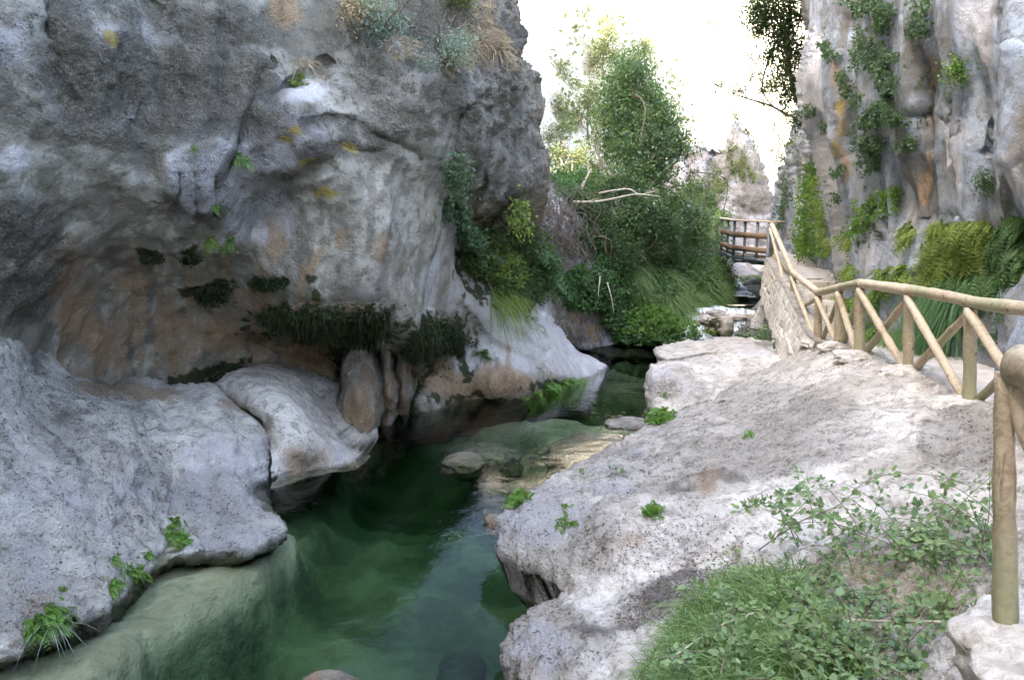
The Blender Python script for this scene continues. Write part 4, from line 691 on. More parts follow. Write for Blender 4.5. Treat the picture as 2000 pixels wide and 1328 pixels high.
def smooth_poly3(p, sub=6):
    p = [np.array(q, float) for q in p]; n = len(p); out = []
    for i in range(n-1):
        a, b, c, d = p[max(i-1, 0)], p[i], p[i+1], p[min(i+2, n-1)]
        for k in range(sub): t = k/sub; out.append(0.5*((2*b)+(c-a)*t+(2*a-5*b+4*c-d)*t*t+(3*b-a-3*c+d)*t**3))
    out.append(p[-1]); return np.array(out)
# --- masonry: retaining wall under the walkway and rough steps beside it
def stone_box(mb, c, sz, rz, seed):
    """a hand-cut block: subdivided box with knocked-off corners and a rough face"""
    n = 5; q = []; fs = []; base = 0
    for ax in range(3):
        for sg in (-1, 1):
            a, b_ = np.meshgrid(np.linspace(-1, 1, n), np.linspace(-1, 1, n)); p = np.zeros((n, n, 3)); p[..., ax] = sg; p[..., (ax+1) % 3] = a; p[..., (ax+2) % 3] = b_
            q.append(p.reshape(-1, 3)); 
            for j in range(n-1):
                for i in range(n-1):
                    f = [base+j*n+i, base+j*n+i+1, base+(j+1)*n+i+1, base+(j+1)*n+i]; fs.append(f if sg > 0 else f[::-1])
            base += n*n
    p = np.concatenate(q); r = np.abs(p).max(1)[:, None]; l4 = (np.abs(p)**14).sum(1)[:, None]**(1/14); p = p/l4*1.0
    v = p*np.array(sz)/2; v = v*(1+.07*fbm(v*4+seed*3.3, 3, seed)[:, None])
    cs, sn = math.cos(rz), math.sin(rz); v = np.stack([v[:, 0]*cs-v[:, 1]*sn, v[:, 0]*sn+v[:, 1]*cs, v[:, 2]], -1)+np.array(c); mb.add(v, fs)
rg = np.random.default_rng(5)
steps = empty('stone_steps', (6.3, 18.0, 1.4), 'flight of rough stone steps climbing to the walkway behind the log railing', 'steps')
ystep = [16.2, 17.3, 18.4, 19.5, 20.6]; zt = [1.42, 1.56, 1.71, 1.86, 2.00]
for k, (y, z) in enumerate(zip(ystep, zt)):
    mb = MB(); x0 = np.interp(y, [16, 19.8, 26], [5.50, 6.22, 7.5])+.12; x1 = x0+2.3; x = x0
    while x < x1:
        wd = rg.uniform(.35, .6)
        for row in range(2): stone_box(mb, (x+wd/2, y+.28+row*.55, z-.16+rg.uniform(-.01, .01)), (wd*.98, .56, .34), rg.uniform(-.04, .04), int(rg.integers(99)))
        x += wd
    mb.build('step', M['mortar'], steps)
rw_ = empty('retaining_wall', (5.6, 17, 0.9), 'stone retaining wall under the left edge of the stepped path', 'wall')
def masonry():
    """battered face of laid rubble: joints sunk between stones of uneven length"""
    nu, nv = 420, 60; ys = np.linspace(15.6, 25.7, nu); vs = np.linspace(0, 1, nv); Y, Vv = np.meshgrid(ys, vs); r_ = np.random.default_rng(8)
    zt_ = np.interp(ys, [15.8, 17, 20, 23, 26], [1.40, 1.55, 1.92, 2.15, 2.30])-.01; zb = np.interp(ys, [15.8, 26], [.60, 1.25]); xt = np.interp(ys, [16, 19.8, 26], [5.50, 6.20, 7.48])
    Z = zb+(zt_-zb)*Vv; X = xt-.05-.36*(1-Vv)*np.interp(ys, [16, 25], [1.0, .35]); wy_ = .07*fbm(np.stack([Y*1.5, Z*2.5, 0*Y], -1), 3, 4); row = np.floor((Vv+wy_)*2.6).astype(int)
    edge = np.abs((Vv+wy_)*2.6-row-.5)*2; hgt = np.zeros(Y.shape); sid = np.zeros(Y.shape)
    for k in range(-1, 5):
        m_ = row == k; cuts = [15.0+r_.uniform(0, .5)]
        while cuts[-1] < 27: cuts.append(cuts[-1]+r_.uniform(.35, 1.1))
        cuts = np.array(cuts); yy = Y+.06*fbm(np.stack([Y*3, Z*3, 0*Y+k], -1), 2, 5); j = np.searchsorted(cuts, yy); a_ = cuts[np.clip(j-1, 0, 99 if len(cuts) > 99 else len(cuts)-1)]; b2 = cuts[np.clip(j, 0, len(cuts)-1)]
        d_ = np.minimum(yy-a_, b2-yy); h_ = np.minimum(sstep(d_, .0, .035), sstep(1-edge, 0, .12)); hgt[m_] = h_[m_]; sid[m_] = (j*7.13+k*3.7)[m_] % 1
    p = np.stack([X, Y, Z], -1); out = -.035*hgt-.03*sid*hgt-.05*fbm(p*5, 4, 3); p[..., 0] += out
    i = np.arange(Y.size).reshape(Y.shape); F1 = np.stack([i[:-1, :-1], i[1:, :-1], i[1:, 1:], i[:-1, 1:]], -1).reshape(-1, 4); N = Y.size; q = p.copy(); q[..., 0] = xt+.35
    V = np.concatenate([p.reshape(-1, 3), q.reshape(-1, 3)]); sd = [np.stack([e[:-1], e[1:], e[1:]+N, e[:-1]+N], -1) for e in (i[:, 0], i[:, -1], i[0], i[-1])]; Fa = np.concatenate([F1, F1[:, ::-1]+N]+sd)
    localize(mesh_np('masonry', V, Fa, np.full(len(Fa), 4), M['mortar'], rw_))
masonry()
cp = MB(); q_ = [P(1499, 524, 25.9), P(1512, 572, 23.0), P(1530, 632, 19.4), P(1549, 694, 16.2)]
cp.tube(smooth_poly3([p_+np.array([-.02, 0, 0]) for p_ in q_]), .05, 6, 3, .25)
cp.build('edging', M['concrete'], rw_)
# --- upper walkway deck (ramp) behind the steps
def deck():
    L = smooth_poly([(6.5, 21.4), (7.0, 23.5), (7.5, 26.0), (7.0, 28.0), (7.3, 31)], 8, False); Rr = smooth_poly([(9.0, 21.4), (9.2, 23.5), (9.6, 26.0), (9.9, 28.0), (10.2, 31)], 8, False); n = len(L); V = np.zeros((n, 16, 3))
    for j in range(16): t = j/15; V[:, j, :2] = L*(1-t)+Rr*t; V[:, j, 2] = np.interp(V[:, j, 1], [21.4, 26, 31], [2.02, 2.30, 2.34])
    V[..., 2] += .015*fbm(V*2, 3, 1); lo = V-np.array([0, 0, .12]); i = np.arange(n*16).reshape(n, 16); Fq = np.stack([i[:-1, :-1], i[:-1, 1:], i[1:, 1:], i[1:, :-1]], -1).reshape(-1, 4); N = n*16
    sd = [np.stack([e[:-1], e[1:], e[1:]+N, e[:-1]+N], -1) for e in (i[:, 0], i[:, -1], i[0], i[-1])]
    F2 = np.concatenate([Fq, Fq[:, ::-1]+N]+sd); tag(mesh_np('path', np.concatenate([V.reshape(-1, 3), lo.reshape(-1, 3)]), F2, np.full(len(F2), 4), M['stone']), kind='structure')
deck()
# --- log railing
fence = empty('log_railing', tuple(near_bot), 'rustic railing of debarked logs with crossed braces along the cliff path', 'railing')
def log(name, a, b_, r0, r1=None, seed=0, mat=None, bow=.0, seg=14, over=0.0):
    a = np.array(a, float); b_ = np.array(b_, float); t = unit(b_-a); a = a-t*over; b_ = b_+t*over; r1 = r1 or r0; n = 14; s = np.linspace(0, 1, n)[:, None]
    pts = a*(1-s)+b_*s; rr = np.random.default_rng(seed); off = rr.normal(size=3)*bow; off -= t*np.dot(off, t); pts = pts+off*np.sin(s*math.pi)
    rad = np.linspace(r0, r1, n)*(1+.05*rr.normal(size=n)); rad[0] *= .9; rad[-1] *= .9
    mb = MB(); mb.tube(pts, rad, seg, seed, .10); o = mb.build(name, mat or M['log'], fence, smooth=True); return o
for k, (t_, b_) in enumerate(zip(post_top, post_bot)):
    D = posts_px[k][3]; log('post', b_-np.array([0, 0, .1]), t_+np.array([0, 0, -.02]), .072 if k not in (4, 5) else .09, .066, k, M['log'])
# near end post with the lower part dark
log('post', near_bot-np.array([0, 0, .06]), near_top+np.array([.0, 0, -.03]), .050, .035, 31, M['log'], seg=20)
# top rail pieces
rp = [np.array(p)+np.array([0, 0, .035]) for p in post_top]
log('rail', near_top+np.array([.05, -.02, .0]), near_top+np.array([.31, -1.75, -.02]), .088, .085, 40, M['log'], seg=22)
log('rail', near_top+np.array([.09, .06, -.01]), rp[0], .062, .07, 41, M['logp'])
log('rail', rp[0], rp[1], .07, .07, 42); log('rail', rp[1], rp[2], .07, .068, 43, M['log'], .01, over=.05); log('rail', rp[2], rp[3], .066, .07, 44, M['log'], .02, over=.08)
log('rail', rp[3], rp[4], .07, .072, 45, M['logp'], .02, over=.06); log('rail', rp[4], rp[5], .07, .07, 46, M['log'], .0, over=.06); log('rail', rp[5], rp[6], .07, .066, 47, M['log'], .0, over=.06)
log('rail', rp[6], rp[7], .066, .066, 48, M['logp'], .0, over=.05); log('rail', rp[7], rp[8], .066, .062, 49, M['logp'], .0, over=.05)
def brace(i, j, seed, kinds=(1, 1), r=.05):
    a, b_ = post_top[i], post_bot[i]; c_, d_ = post_top[j], post_bot[j]; s_ = unit(c_-a); n_ = np.cross(s_, [0, 0, 1.0]); n_ = n_/np.linalg.norm(n_)*.045
    if kinds[0]: log('brace', a+s_*.09-np.array([0, 0, .06])+n_, d_-s_*.09+np.array([0, 0, .04])+n_, r, r*.95, seed, M['logp'])
    if kinds[1]: log('brace', b_+s_*.09+np.array([0, 0, .03])-n_, c_-s_*.09-np.array([0, 0, .07])-n_, r, r*.95, seed+1, M['log'])
for k in range(1, 9): brace(k, k-1, 60+2*k, r=.052 if k < 6 else .045)
# near section that runs back towards the viewer: brace down from the rail and one rising from the footing
log('brace', near_top+np.array([.03, .02, -.05]), near_top+np.array([.20, -.35, -.78]), .042, .045, 90, M['logp'], seg=18)
log('brace', near_bot+np.array([.06, -.10, .06]), near_bot+np.array([.34, -.75, .42]), .052, .05, 91, M['log'], seg=18)
# --- concrete pads under the posts
def footing(c, r, seed, label):
    nu, nv = 64, 34; u = np.linspace(0, 2*math.pi, nu, endpoint=False); v = np.linspace(-.6, math.pi/2, nv); U, Vv = np.meshgrid(u, v); d = np.stack([np.cos(Vv)*np.cos(U), np.cos(Vv)*np.sin(U), np.sin(Vv)], -1)
    d = np.sign(d)*np.abs(d)**.75; p = d*(1+.34*fbm(d*1.7+seed, 5, seed)+.03*ridged(d*5+seed, 3, seed))[..., None]*np.array(r); V = p.reshape(-1, 3); F_ = [[j*nu+i, j*nu+(i+1) % nu, (j+1)*nu+(i+1) % nu, (j+1)*nu+i] for j in range(nv-1) for i in range(nu)]
    F_.append(list(range(nu))[::-1]); o = mesh_np('concrete_footing', V, np.concatenate([np.array(q) for q in F_]), [len(q) for q in F_], M['concrete']); o.location = c; tag(o, label, 'footing', 'concrete pads under the railing posts')
footing(tuple(near_bot+np.array([.22, -.30, -.20])), (.46, .62, .215), 3, 'big pale concrete pad under the nearest post in the bottom corner')
footing(tuple(post_bot[2]+np.array([-.03, -.08, -.10])), (.42, .34, .15), 4, 'rough pale concrete pad under the tall post nearest the frame edge')
footing(tuple(post_bot[3]+np.array([-.08, -.12, -.09])), (.34, .30, .15), 5, 'whitest lumpy concrete pad where two braces meet halfway along the railing')
footing(tuple(post_bot[4]+np.array([-.03, -.08, -.05])), (.36, .30, .11), 6, 'low pale concrete pad under the stout orange post')
footing(tuple(post_bot[5]+np.array([-.03, -.08, -.05])), (.30, .28, .11), 7, 'small pale concrete pad between the stout post and the stair corner')
footing(tuple(post_bot[6]+np.array([-.03, -.08, -.05])), (.28, .28, .10), 8, 'small pale concrete pad at the foot of the steps')
# --- steel and board walkway sticking out over the stream
bal = empty('cantilever_walkway', (7.1, 27, 2.2), 'dark steel walkway with brown boards and pale handrail above the far pool', 'walkway')
A_ = np.array([7.50, 26.0, 2.25]); B_ = np.array([6.97, 28.0, 2.25]); C_ = np.array([7.15, 30.4, 2.28])
def lerp(a, b_, t): return a*(1-t)+b_*t
for p in (A_, lerp(A_, B_, .33), lerp(A_, B_, .68), B_, lerp(B_, C_, .5), C_):
    mb = MB(); mb.beam(p+np.array([0, 0, -.22]), p+np.array([0, 0, 1.02]), .07, .07); mb.build('post', M['steel'], bal)
for a, b_ in ((A_, B_), (B_, C_)):
    mb = MB(); mb.beam(a+np.array([.05, -.08, 1.05]), b_+np.array([-.05, .05, 1.05]), .17, .05); mb.build('handrail', M['logp'], bal)
    for h in (.62, .20): mb = MB(); mb.beam(a+np.array([-.045, 0, h]), b_+np.array([-.045, 0, h]), .035, .17); mb.build('board', M['board'], bal)
    mb = MB(); mb.beam(a+np.array([0, 0, -.10]), b_+np.array([0, 0, -.10]), .06, .10); mb.beam(a+np.array([.4, .1, -.2]), b_+np.array([.5, 0, -.2]), .06, .08); mb.build('girder', M['steel'], bal)
mb = MB(); mb.beam(A_+np.array([.42, .0, 1.05]), A_+np.array([-.02, -.06, 1.05]), .16, .05); mb.build('handrail', M['logp'], bal)
mb = MB(); mb.beam((7.46, 25.85, 3.20), (7.40, 25.85, .35), .10, .10); mb.beam((7.32, 25.85, 1.6), (7.32, 25.75, .0), .05, .05); mb.build('support', M['steel'], bal)
mb = MB(); mb.beam(B_+np.array([0, 0, -.22]), (8.4, 28.2, 1.95), .06, .06); mb.build('bracket', M['steel'], bal); mb = MB(); mb.beam(lerp(A_, B_, .5)+np.array([0, 0, -.22]), (8.4, 27.2, 1.9), .06, .06); mb.build('bracket', M['steel'], bal)
mb = MB(); fl = [tuple(A_[:2]+[.03, 0]), tuple(B_[:2]+[.03, 0]), tuple(C_[:2]+[.03, 0]), (9.5, 30.2), (9.5, 26.0)]; v = [(x, y, 2.27) for x, y in fl]+[(x, y, 2.21) for x, y in fl]
mb.add(v, [list(range(5)), list(range(9, 4, -1))]+[[k, (k+1) % 5, 5+(k+1) % 5, 5+k] for k in range(5)]); mb.build('deck', M['board'], bal)
# leaning rock slab below the walkway
S_sl = shell('leaning_slab', [(1464, 640), (1478, 605), (1498, 566), (1514, 560), (1512, 590), (1498, 625), (1490, 645)], [(1475, 630, 22.6), (1500, 580, 24.0), (1510, 600, 24.0), (1485, 650, 22.2)], step=2.4, rw=8, rd=.2, nz=[('f', 1.5, .05, 3)], extr=(.2, .5, -.1), jit=1, seed=44, mat=M['ledge'], masks={})
tag(S_sl.obj, 'pale slab leaning against the bank under the walkway support', 'rock')
# ================================================================== VEGETATION
def facing(nr, rng, k=.6): return unit(nr+rnd(rng, len(nr))*k)
def mat_cover(name, s, regions, n, L, asp, mat, label, cat, seed, out=.05, group=None, parent=None, updown=-.2, kind=None, clump=.0):
    """leaf cover growing on rock: small leaves standing off the surface, in clumps"""
    rng = np.random.default_rng(seed); G = []
    for reg in regions:
        k = int(n*reg[-1]); e = reg[1] if reg[0] == 'e' else None; poly = reg[1] if reg[0] == 'p' else None
        p, nr = scatter(s, k, rng, poly=poly, e=e, clump=clump, seed=seed)
        if len(p) == 0: continue
        h = fbm(p*2.2, 3, seed)*.5+.5; off = out*(.3+1.6*h*rng.random(len(p))); p = p+nr*off[:, None]
        d = unit(rnd(rng, len(p))*.8+nr*.5+np.array([0, 0, updown])); ln = L*(.5+.9*rng.random(len(p)))
        v, f, a = leaf_geo(p, d, facing(nr, rng, .9), ln, ln*asp, rng); a = np.clip(a*.6+np.repeat(h, 4)*.5-.05, 0, 1); G.append((v, f, a))
    return foliage(name, G, mat, parent, **({} if parent else dict(label=label, cat=cat, group=group, kind=kind)))
def E(cx, cy, rx, ry, w=1.0): return ('e', (cx, cy, rx, ry), w)
def PG(pl, w=1.0): return ('p', pl, w)
def ferns(s, pts, n, L, mat, label, seed, group=None, name='fern', droop=.7, pin=9, pw=.3, spread=16, up=.5, extra=None):
    """fern clump(s) rooted on a rock surface round pixel points"""
    rng = np.random.default_rng(seed); G = []
    for px, py in pts:
        p, nr = scatter(s, max(4, n//len(pts)), rng, e=(px, py, spread, spread*.7))
        if len(p) == 0: continue
        d = unit(nr*.7+rnd(rng, len(p))*.7+np.array([0, 0, up])); G.append(fern_geo(p, d, L*(.5+.7*rng.random(len(p))), rng, pin, pw, droop))
    return foliage(name, G, mat, label=label, cat='fern', group=group)
def hanging(s, regs, n, L, mat, label, seed, name='hanging_grass', cat='grass tuft', group=None, wd=.012, droop=1.3, out=.6, seg=4):
    rng = np.random.default_rng(seed); G = []
    for r in regs:
        p, nr = scatter(s, int(n*r[-1]), rng, poly=r[1] if r[0] == 'p' else None, e=r[1] if r[0] == 'e' else None, seed=seed)
        d = unit(nr*out+rnd(rng, len(p))*.35+np.array([0, 0, .1])); G.append(blade_geo(p, d, L*(.5+.7*rng.random(len(p))), wd, droop, rng, seg))
    return foliage(name, G, mat, label=label, cat=cat, group=group)

# ---- left cliff: dark hanging moss and small plants
g1 = 'dark moss cushions on the shaded overhang'
for k, (regs, n, lab) in enumerate([
 ([E(410, 566, 36, 20)], 1500, 'dark moss cushion on the overhang, left of the two above the boulder'), ([E(524, 545, 34, 11)], 1000, 'flat dark moss cushion under the orange seep stain'), ([E(295, 497, 20, 12)], 600, 'small dark moss tuft at the far left of the overhang'),
 ([PG([(500, 600), (560, 595), (660, 592), (760, 590), (762, 620), (735, 680), (690, 690), (640, 650), (560, 640)])], 7500, 'long dark beard of moss along the underside of the overhang'),
 ([PG([(790, 650), (830, 610), (880, 620), (915, 660), (900, 690), (850, 680), (780, 690)])], 3600, 'dark green moss mass in the crease right of the flowstone columns'),
 ([PG([(320, 752), (380, 740), (430, 722), (470, 712), (450, 728), (410, 752)])], 1400, 'thin dark moss line in the joint above the pale ledge'), ([E(376, 490, 12, 12), E(370, 508, 14, 6)], 450, 'little dark moss tuft below the pale green fern')]):
    mat_cover('moss_patch', S_cl, regs, n, .045, .5, M['mossleaf'], lab, 'moss', 100+k, out=.09, group=g1, updown=-.9)
mat_cover('creeping_moss', S_cl, [PG([(480, 590), (560, 580), (780, 585), (790, 640), (700, 720), (640, 700), (560, 670), (480, 650)], 1.0), PG([(640, 690), (700, 690), (690, 740), (655, 760)], .4), PG([(790, 690), (900, 690), (880, 740), (800, 760)], .35)], 2600, .03, .5, M['mossleaf'], 'thin scattered moss film round the dark beard', 'moss', 118, out=.04, updown=-.9, kind='stuff', clump=.25)
hanging(S_cl, [PG([(500, 600), (600, 596), (760, 592), (765, 625), (735, 670), (640, 650), (520, 630)]), PG([(790, 650), (830, 612), (880, 620), (912, 660), (850, 690), (785, 690)], .6)], 1900, .10, M['mossleaf'], 'fine dark strands trailing from the long beard of moss', 119, 'hanging_moss', 'moss', wd=.014, droop=1.8, out=.25)
g2 = 'small ferns and grass tufts on the big left cliff'
for k, (pts, n, L, m_, lab) in enumerate([
 ([(406, 466)], 26, .16, 'ferny', 'pale green fern on the overhang, left one of a pair'), ([(436, 463)], 22, .16, 'fern', 'green fern on the overhang, right one of a pair'), ([(414, 402)], 20, .15, 'fern', 'narrow green plant in the vertical crack above the fern pair'), ([(467, 306)], 26, .17, 'fern', 'green tuft in the crack halfway up the big cliff'),
 ([(582, 155)], 34, .16, 'ferny', 'yellow green tuft on the sloping ledge high on the cliff'), ([(375, 290)], 12, .09, 'fern', 'tiny green tuft left of the crack on the cliff'), ([(940, 690)], 20, .22, 'fernd', 'small dark fern on the brown foot of the cliff'), ([(987, 610)], 8, .14, 'ferny', 'tiny yellow tuft on the pale skirt of the cliff')]):
    ferns(S_cl, pts, n, L, M[m_], lab, 120+k, g2, 'small_fern', spread=9, droop=.6)
ferns(S_cl, [(1075, 762), (1105, 752), (1130, 758)], 260, .34, M['fern'], 'bright fern clump hanging over the water at the foot of the cliff', 131, None, spread=17)
ferns(S_cl, [(1040, 772)], 30, .26, M['fern'], 'small bright fern left of the clump at the cliff foot', 132, None, spread=10)
# the green recess beyond the nose of the cliff
mat_cover('climbing_plant', S_cl, [PG([(870, 430), (930, 420), (1000, 440), (1030, 420), (1060, 470), (1080, 560), (1070, 600), (1010, 590), (960, 560), (900, 540), (880, 490)])], 9000, .075, .55, M['dark'], 'dark leafy curtain in the recess behind the nose of the cliff', 'climber', 140, out=.35)
mat_cover('climbing_plant', S_cl, [PG([(905, 480), (950, 450), (985, 470), (975, 520), (1000, 570), (975, 575), (930, 540), (900, 520)]), E(990, 395, 14, 24, .15)], 3200, .07, .5, M['ferny'], 'yellow green leafy patch at the left of the recess', 'climber', 141, out=.45)
mat_cover('climbing_plant', S_cl, [E(935, 500, 40, 24), E(880, 440, 12, 40, .4), E(850, 320, 7, 34, .25), E(868, 400, 8, 30, .2)], 2400, .075, .6, M['ivy'], 'grey green shrubby growth above the yellow patch on the cliff', 'climber', 142, out=.4)
ferns(S_cl, [(1050, 500), (1040, 540), (1075, 530)], 130, .7, M['fernd'], 'dark drooping fern below the nose of the cliff', 143, None, spread=26, droop=.9)
hanging(S_cl, [E(985, 575, 30, 20)], 300, .7, M['ferny'], 'yellow grass hanging below the leafy recess', 144, wd=.02)
# scrub on the crown of the cliff
def shrub(s, px, py, r, mat, label, seed, name='shrub', cat='shrub', L=.05, asp=.35, dens=1.6, group=None, tw=True, lift=.5):
    rng = np.random.default_rng(seed); p, nr = at(s, px, py); root = empty(name, tuple(p), label, cat, group); c = p+nr*r*lift+np.array([0, 0, r*.3])
    bl = [(c+rng.normal(size=3)*r*.45, r*rng.uniform(.5, .8)) for _ in range(5)]; foliage('foliage', blob_leaves(bl, dens, L, asp, rng, hollow=.1), mat, root)
    if tw:
        mb = MB()
        for _ in range(7): d = unit(nr*.6+rng.normal(size=3)*.5+np.array([0, 0, .5])); branchy(mb, p-nr*.05, d, r*1.4, .012+.01*r, rng, 1)
        mb.build('stems', M['twig'], root)
g3 = 'scrub on the crown of the big left cliff'
shrub(S_cl, 745, 55, .42, M['sage'], 'grey green bush near the top edge of the big cliff', 150, group=g3); shrub(S_cl, 855, 118, .34, M['sage'], 'grey green bush lower right on the crown of the cliff', 151, group=g3)
shrub(S_cl, 885, 20, .30, M['shrub'], 'yellowish scrub beside the sunlit patch at the top of the frame', 152, group=g3); shrub(S_cl, 690, 45, .28, M['dry'], 'brownish dry bush left of the grey green one', 153, group=g3)
for k, (px, py, n, L, lab) in enumerate([(890, 120, 300, .22, 'tuft of dry grass beside the lower grey green bush'), (950, 90, 240, .2, 'straw tuft in the sunlit patch of the cliff'), (780, 100, 220, .2, 'dry grass tuft between the two grey green bushes'), (600, 130, 160, .16, 'short brownish grass above the yellow green tuft'), (930, 30, 200, .2, 'dry grass at the sunlit top edge of the cliff'), (1000, 120, 160, .18, 'sparse straw tuft near the cliff edge')]):
    hanging(S_cl, [E(px, py, 34, 22)], n, L, M['dry'], lab, 160+k, 'dry_grass_tuft', group='straw tufts on the crown of the cliff', wd=.008, droop=.5, out=.5)
# ---- ledge plants
for k, (pts, n, L, sp, lab) in enumerate([([(348, 1045), (352, 1060)], 90, .22, 14, 'bright fern clump in a notch of the pale ledge'), ([(245, 1115), (258, 1120)], 40, .15, 11, 'small fern at the waterline of the ledge, between the bright clump and the corner'), ([(215, 1145)], 30, .14, 9, 'little fern just below the middle one on the ledge'), ([(208, 1103)], 14, .11, 5, 'tiny fern above the middle ones on the ledge'), ([(282, 1092)], 16, .10, 8, 'thin fern sprig beside the notch of the ledge'), ([(105, 1195), (90, 1215), (60, 1232), (110, 1220)], 120, .19, 13, 'large fern clump low on the ledge in the corner of the photo'), ([(118, 1152)], 14, .1, 10, 'faint sprig above the corner fern clump')]):
    ferns(S_le, pts, n, L, M['fern'], lab, 170+k, 'ferns on the pale ledge', 'fern', spread=sp, droop=.7, pin=10, pw=.32)
hanging(S_le, [E(95, 1225, 12, 5)], 14, .45, M['sage'], 'few pale grass blades dipping into the water from the corner fern', 180, wd=.008, droop=.9)
# ---- boulder and slab plants
ferns(S_sb, [(1283, 826), (1300, 822)], 70, .34, M['fern'], 'bright fern between the grey boulder and the sloping slab', 185, 'ferns beside the grey boulder', spread=13)
ferns(S_bo, [(1297, 768)], 12, .12, M['fern'], 'sprig on the front face of the grey boulder', 186, 'ferns beside the grey boulder', spread=7)
for k, (px, py, n, L, sp, lab) in enumerate([(1012, 985, 90, .15, 16, 'bright green cushion on the water edge of the sloping slab'), (1105, 1030, 40, .09, 16, 'flat grey green sprig near the tip of the slab'), (1275, 1010, 50, .12, 16, 'green sprig in the middle of the slab'), (1108, 1000, 16, .09, 6, 'tiny green sprig above the flat one'), (1465, 862, 16, .10, 9, 'tiny sprig on the upper slab'), (1130, 925, 10, .09, 8, 'faint sprig on the water side edge of the slab'), (1205, 930, 18, .08, 16, 'olive sprig in a hollow of the slab')]):
    ferns(S_sb, [(px, py)], n, L, M['fern'], lab, 190+k, 'sprigs rooted in the sloping slab', 'sprig', spread=sp, pin=8, pw=.36, droop=.3)
rng = np.random.default_rng(199); p, nr = at(S_sb, 1212, 862); pts = [p+np.array([.01*k, 0, .045*k]) for k in range(7)]
foliage('water_weed', [leaf_geo(np.repeat(np.array(pts), 8, 0), rnd(rng, 56), np.tile([0, 0, 1.0], (56, 1)), .05, .018, rng)], M['sage'], label='slender pale weed standing at the slab edge by the shallows', cat='weed')
# ---- gorge wall: ivy, ferns, hanging grass
gi = 'ivy and creepers on the gorge wall'
for k, (regs, n, L, m_, lab) in enumerate([
 ([PG([(1685, 60), (1720, 30), (1760, 50), (1770, 120), (1740, 150), (1690, 140)])], 2200, .075, 'ivy', 'dark ivy patch high on the gorge wall, the topmost large one'),
 ([PG([(1745, 130), (1770, 95), (1800, 120), (1808, 200), (1800, 245), (1770, 240), (1735, 200)])], 3000, .07, 'ivy', 'brighter ivy patch right of the dark streak beginning'),
 ([PG([(1688, 225), (1740, 205), (1750, 260), (1735, 320), (1710, 335), (1690, 290)])], 2400, .075, 'ivy', 'dark ivy patch in the middle of the gorge wall'),
 ([PG([(1660, 0), (1780, 0), (1770, 50), (1720, 30), (1680, 20)]), E(1830, 30, 16, 40, .3)], 2000, .07, 'ivy', 'ivy fringe at the top edge of the photo on the gorge wall'),
 ([PG([(1680, 390), (1770, 360), (1775, 410), (1720, 430), (1690, 480), (1670, 450)])], 2200, .075, 'fern', 'green creeper below the middle ivy patch'),
 ([E(1750, 220, 40, 24)], 900, .07, 'ivy', 'ivy bridge joining the bright and the middle patch')]):
    mat_cover('ivy', S_wl, regs, int(n*1.7), L*.72, .75, M[m_], lab, 'ivy', 200+k, out=.16, group=gi, clump=.2)
rng = np.random.default_rng(7)
for k, (px, py, r, lab) in enumerate([(1640, 110, 9, 'topmost small creeper tuft on the pale left part of the gorge wall'), (1628, 92, 6, 'tiny creeper tuft just above left of the topmost one'), (1655, 150, 10, 'small creeper tuft left of the dark ivy patch'), (1668, 174, 11, 'creeper tuft just below the one left of the dark ivy patch'), (1690, 197, 13, 'rounded creeper tuft between the two big dark ivy patches'), (1612, 247, 8, 'lone creeper tuft low on the pale left edge of the wall'), (1587, 212, 9, 'creeper tuft at the very left edge of the near wall'), (1800, 275, 10, 'small creeper tuft hanging under the bright ivy'), (1655, 330, 9, 'small creeper tuft beside the ochre stripe'), (1640, 385, 8, 'lowest small creeper tuft on the pale rib')]):
    mat_cover('creeper_tuft', S_wl, [E(px, py, r, r*1.3)], 170, .07, .6, M['ivy'], lab, 'creeper', 220+k, out=.12, group='creeper tufts dotted over the gorge wall')
shrub(S_wl, 1900, 145, .17, M['fern'], 'round green shrub growing alone high on the smooth wall', 240, L=.05, asp=.5, lift=.7); shrub(S_wl, 1930, 365, .10, M['ivy'], 'small grey green sprig low on the smooth wall', 241, L=.04, asp=.5)
gf = 'ferns on the foot of the gorge wall'
mat_cover('creeper', S_wf, [PG([(1575, 300), (1600, 310), (1620, 420), (1625, 505), (1590, 500), (1565, 480), (1590, 420)])], 5200, .09, .5, M['fern'], 'tall green creeper band climbing the far buttress beside the walkway', 'creeper', 242, out=.35, group=gf)
mat_cover('creeper', S_wl, [PG([(1600, 320), (1622, 380), (1630, 480), (1618, 505), (1606, 440)])], 1500, .08, .5, M['ferny'], 'yellowish creeper edge of the near wall above the walkway', 'creeper', 249, out=.25, group=gf)
mat_cover('creeper', S_wf, [E(1545, 370, 9, 40, .5), E(1535, 420, 6, 30, .3)], 900, .09, .5, M['ivy'], 'thin dark creeper on the shaded edge of the far buttress', 'creeper', 243, out=.15, group=gf)
for k, (px, py, r, m_, lab) in enumerate([(1650, 470, 20, 'ferny', 'yellow green fern tuft at the foot of the near wall above the steps'), (1665, 530, 22, 'ferny', 'yellow green fern tuft over the stone steps'), (1700, 590, 20, 'fern', 'green fern tuft behind the left railing bend'), (1745, 540, 20, 'ferny', 'yellow fern tuft on the wall right of the steps'), (1782, 530, 18, 'ferny', 'yellow fern strip next to the grey rib of rock'), (1790, 455, 17, 'ferny', 'small yellow fern tuft alone on the grey rib'), (1730, 570, 16, 'fern', 'green fern tuft just over the railing'), (1705, 640, 18, 'fern', 'green fern behind the stout posts of the railing'), (1650, 590, 14, 'ferny', 'little fern tuft at the top of the steps')]):
    ferns(S_wl, [(px, py)], 70, .26, M[m_], lab, 250+k, gf, spread=r, droop=.9, pin=7, pw=.35, up=.2)
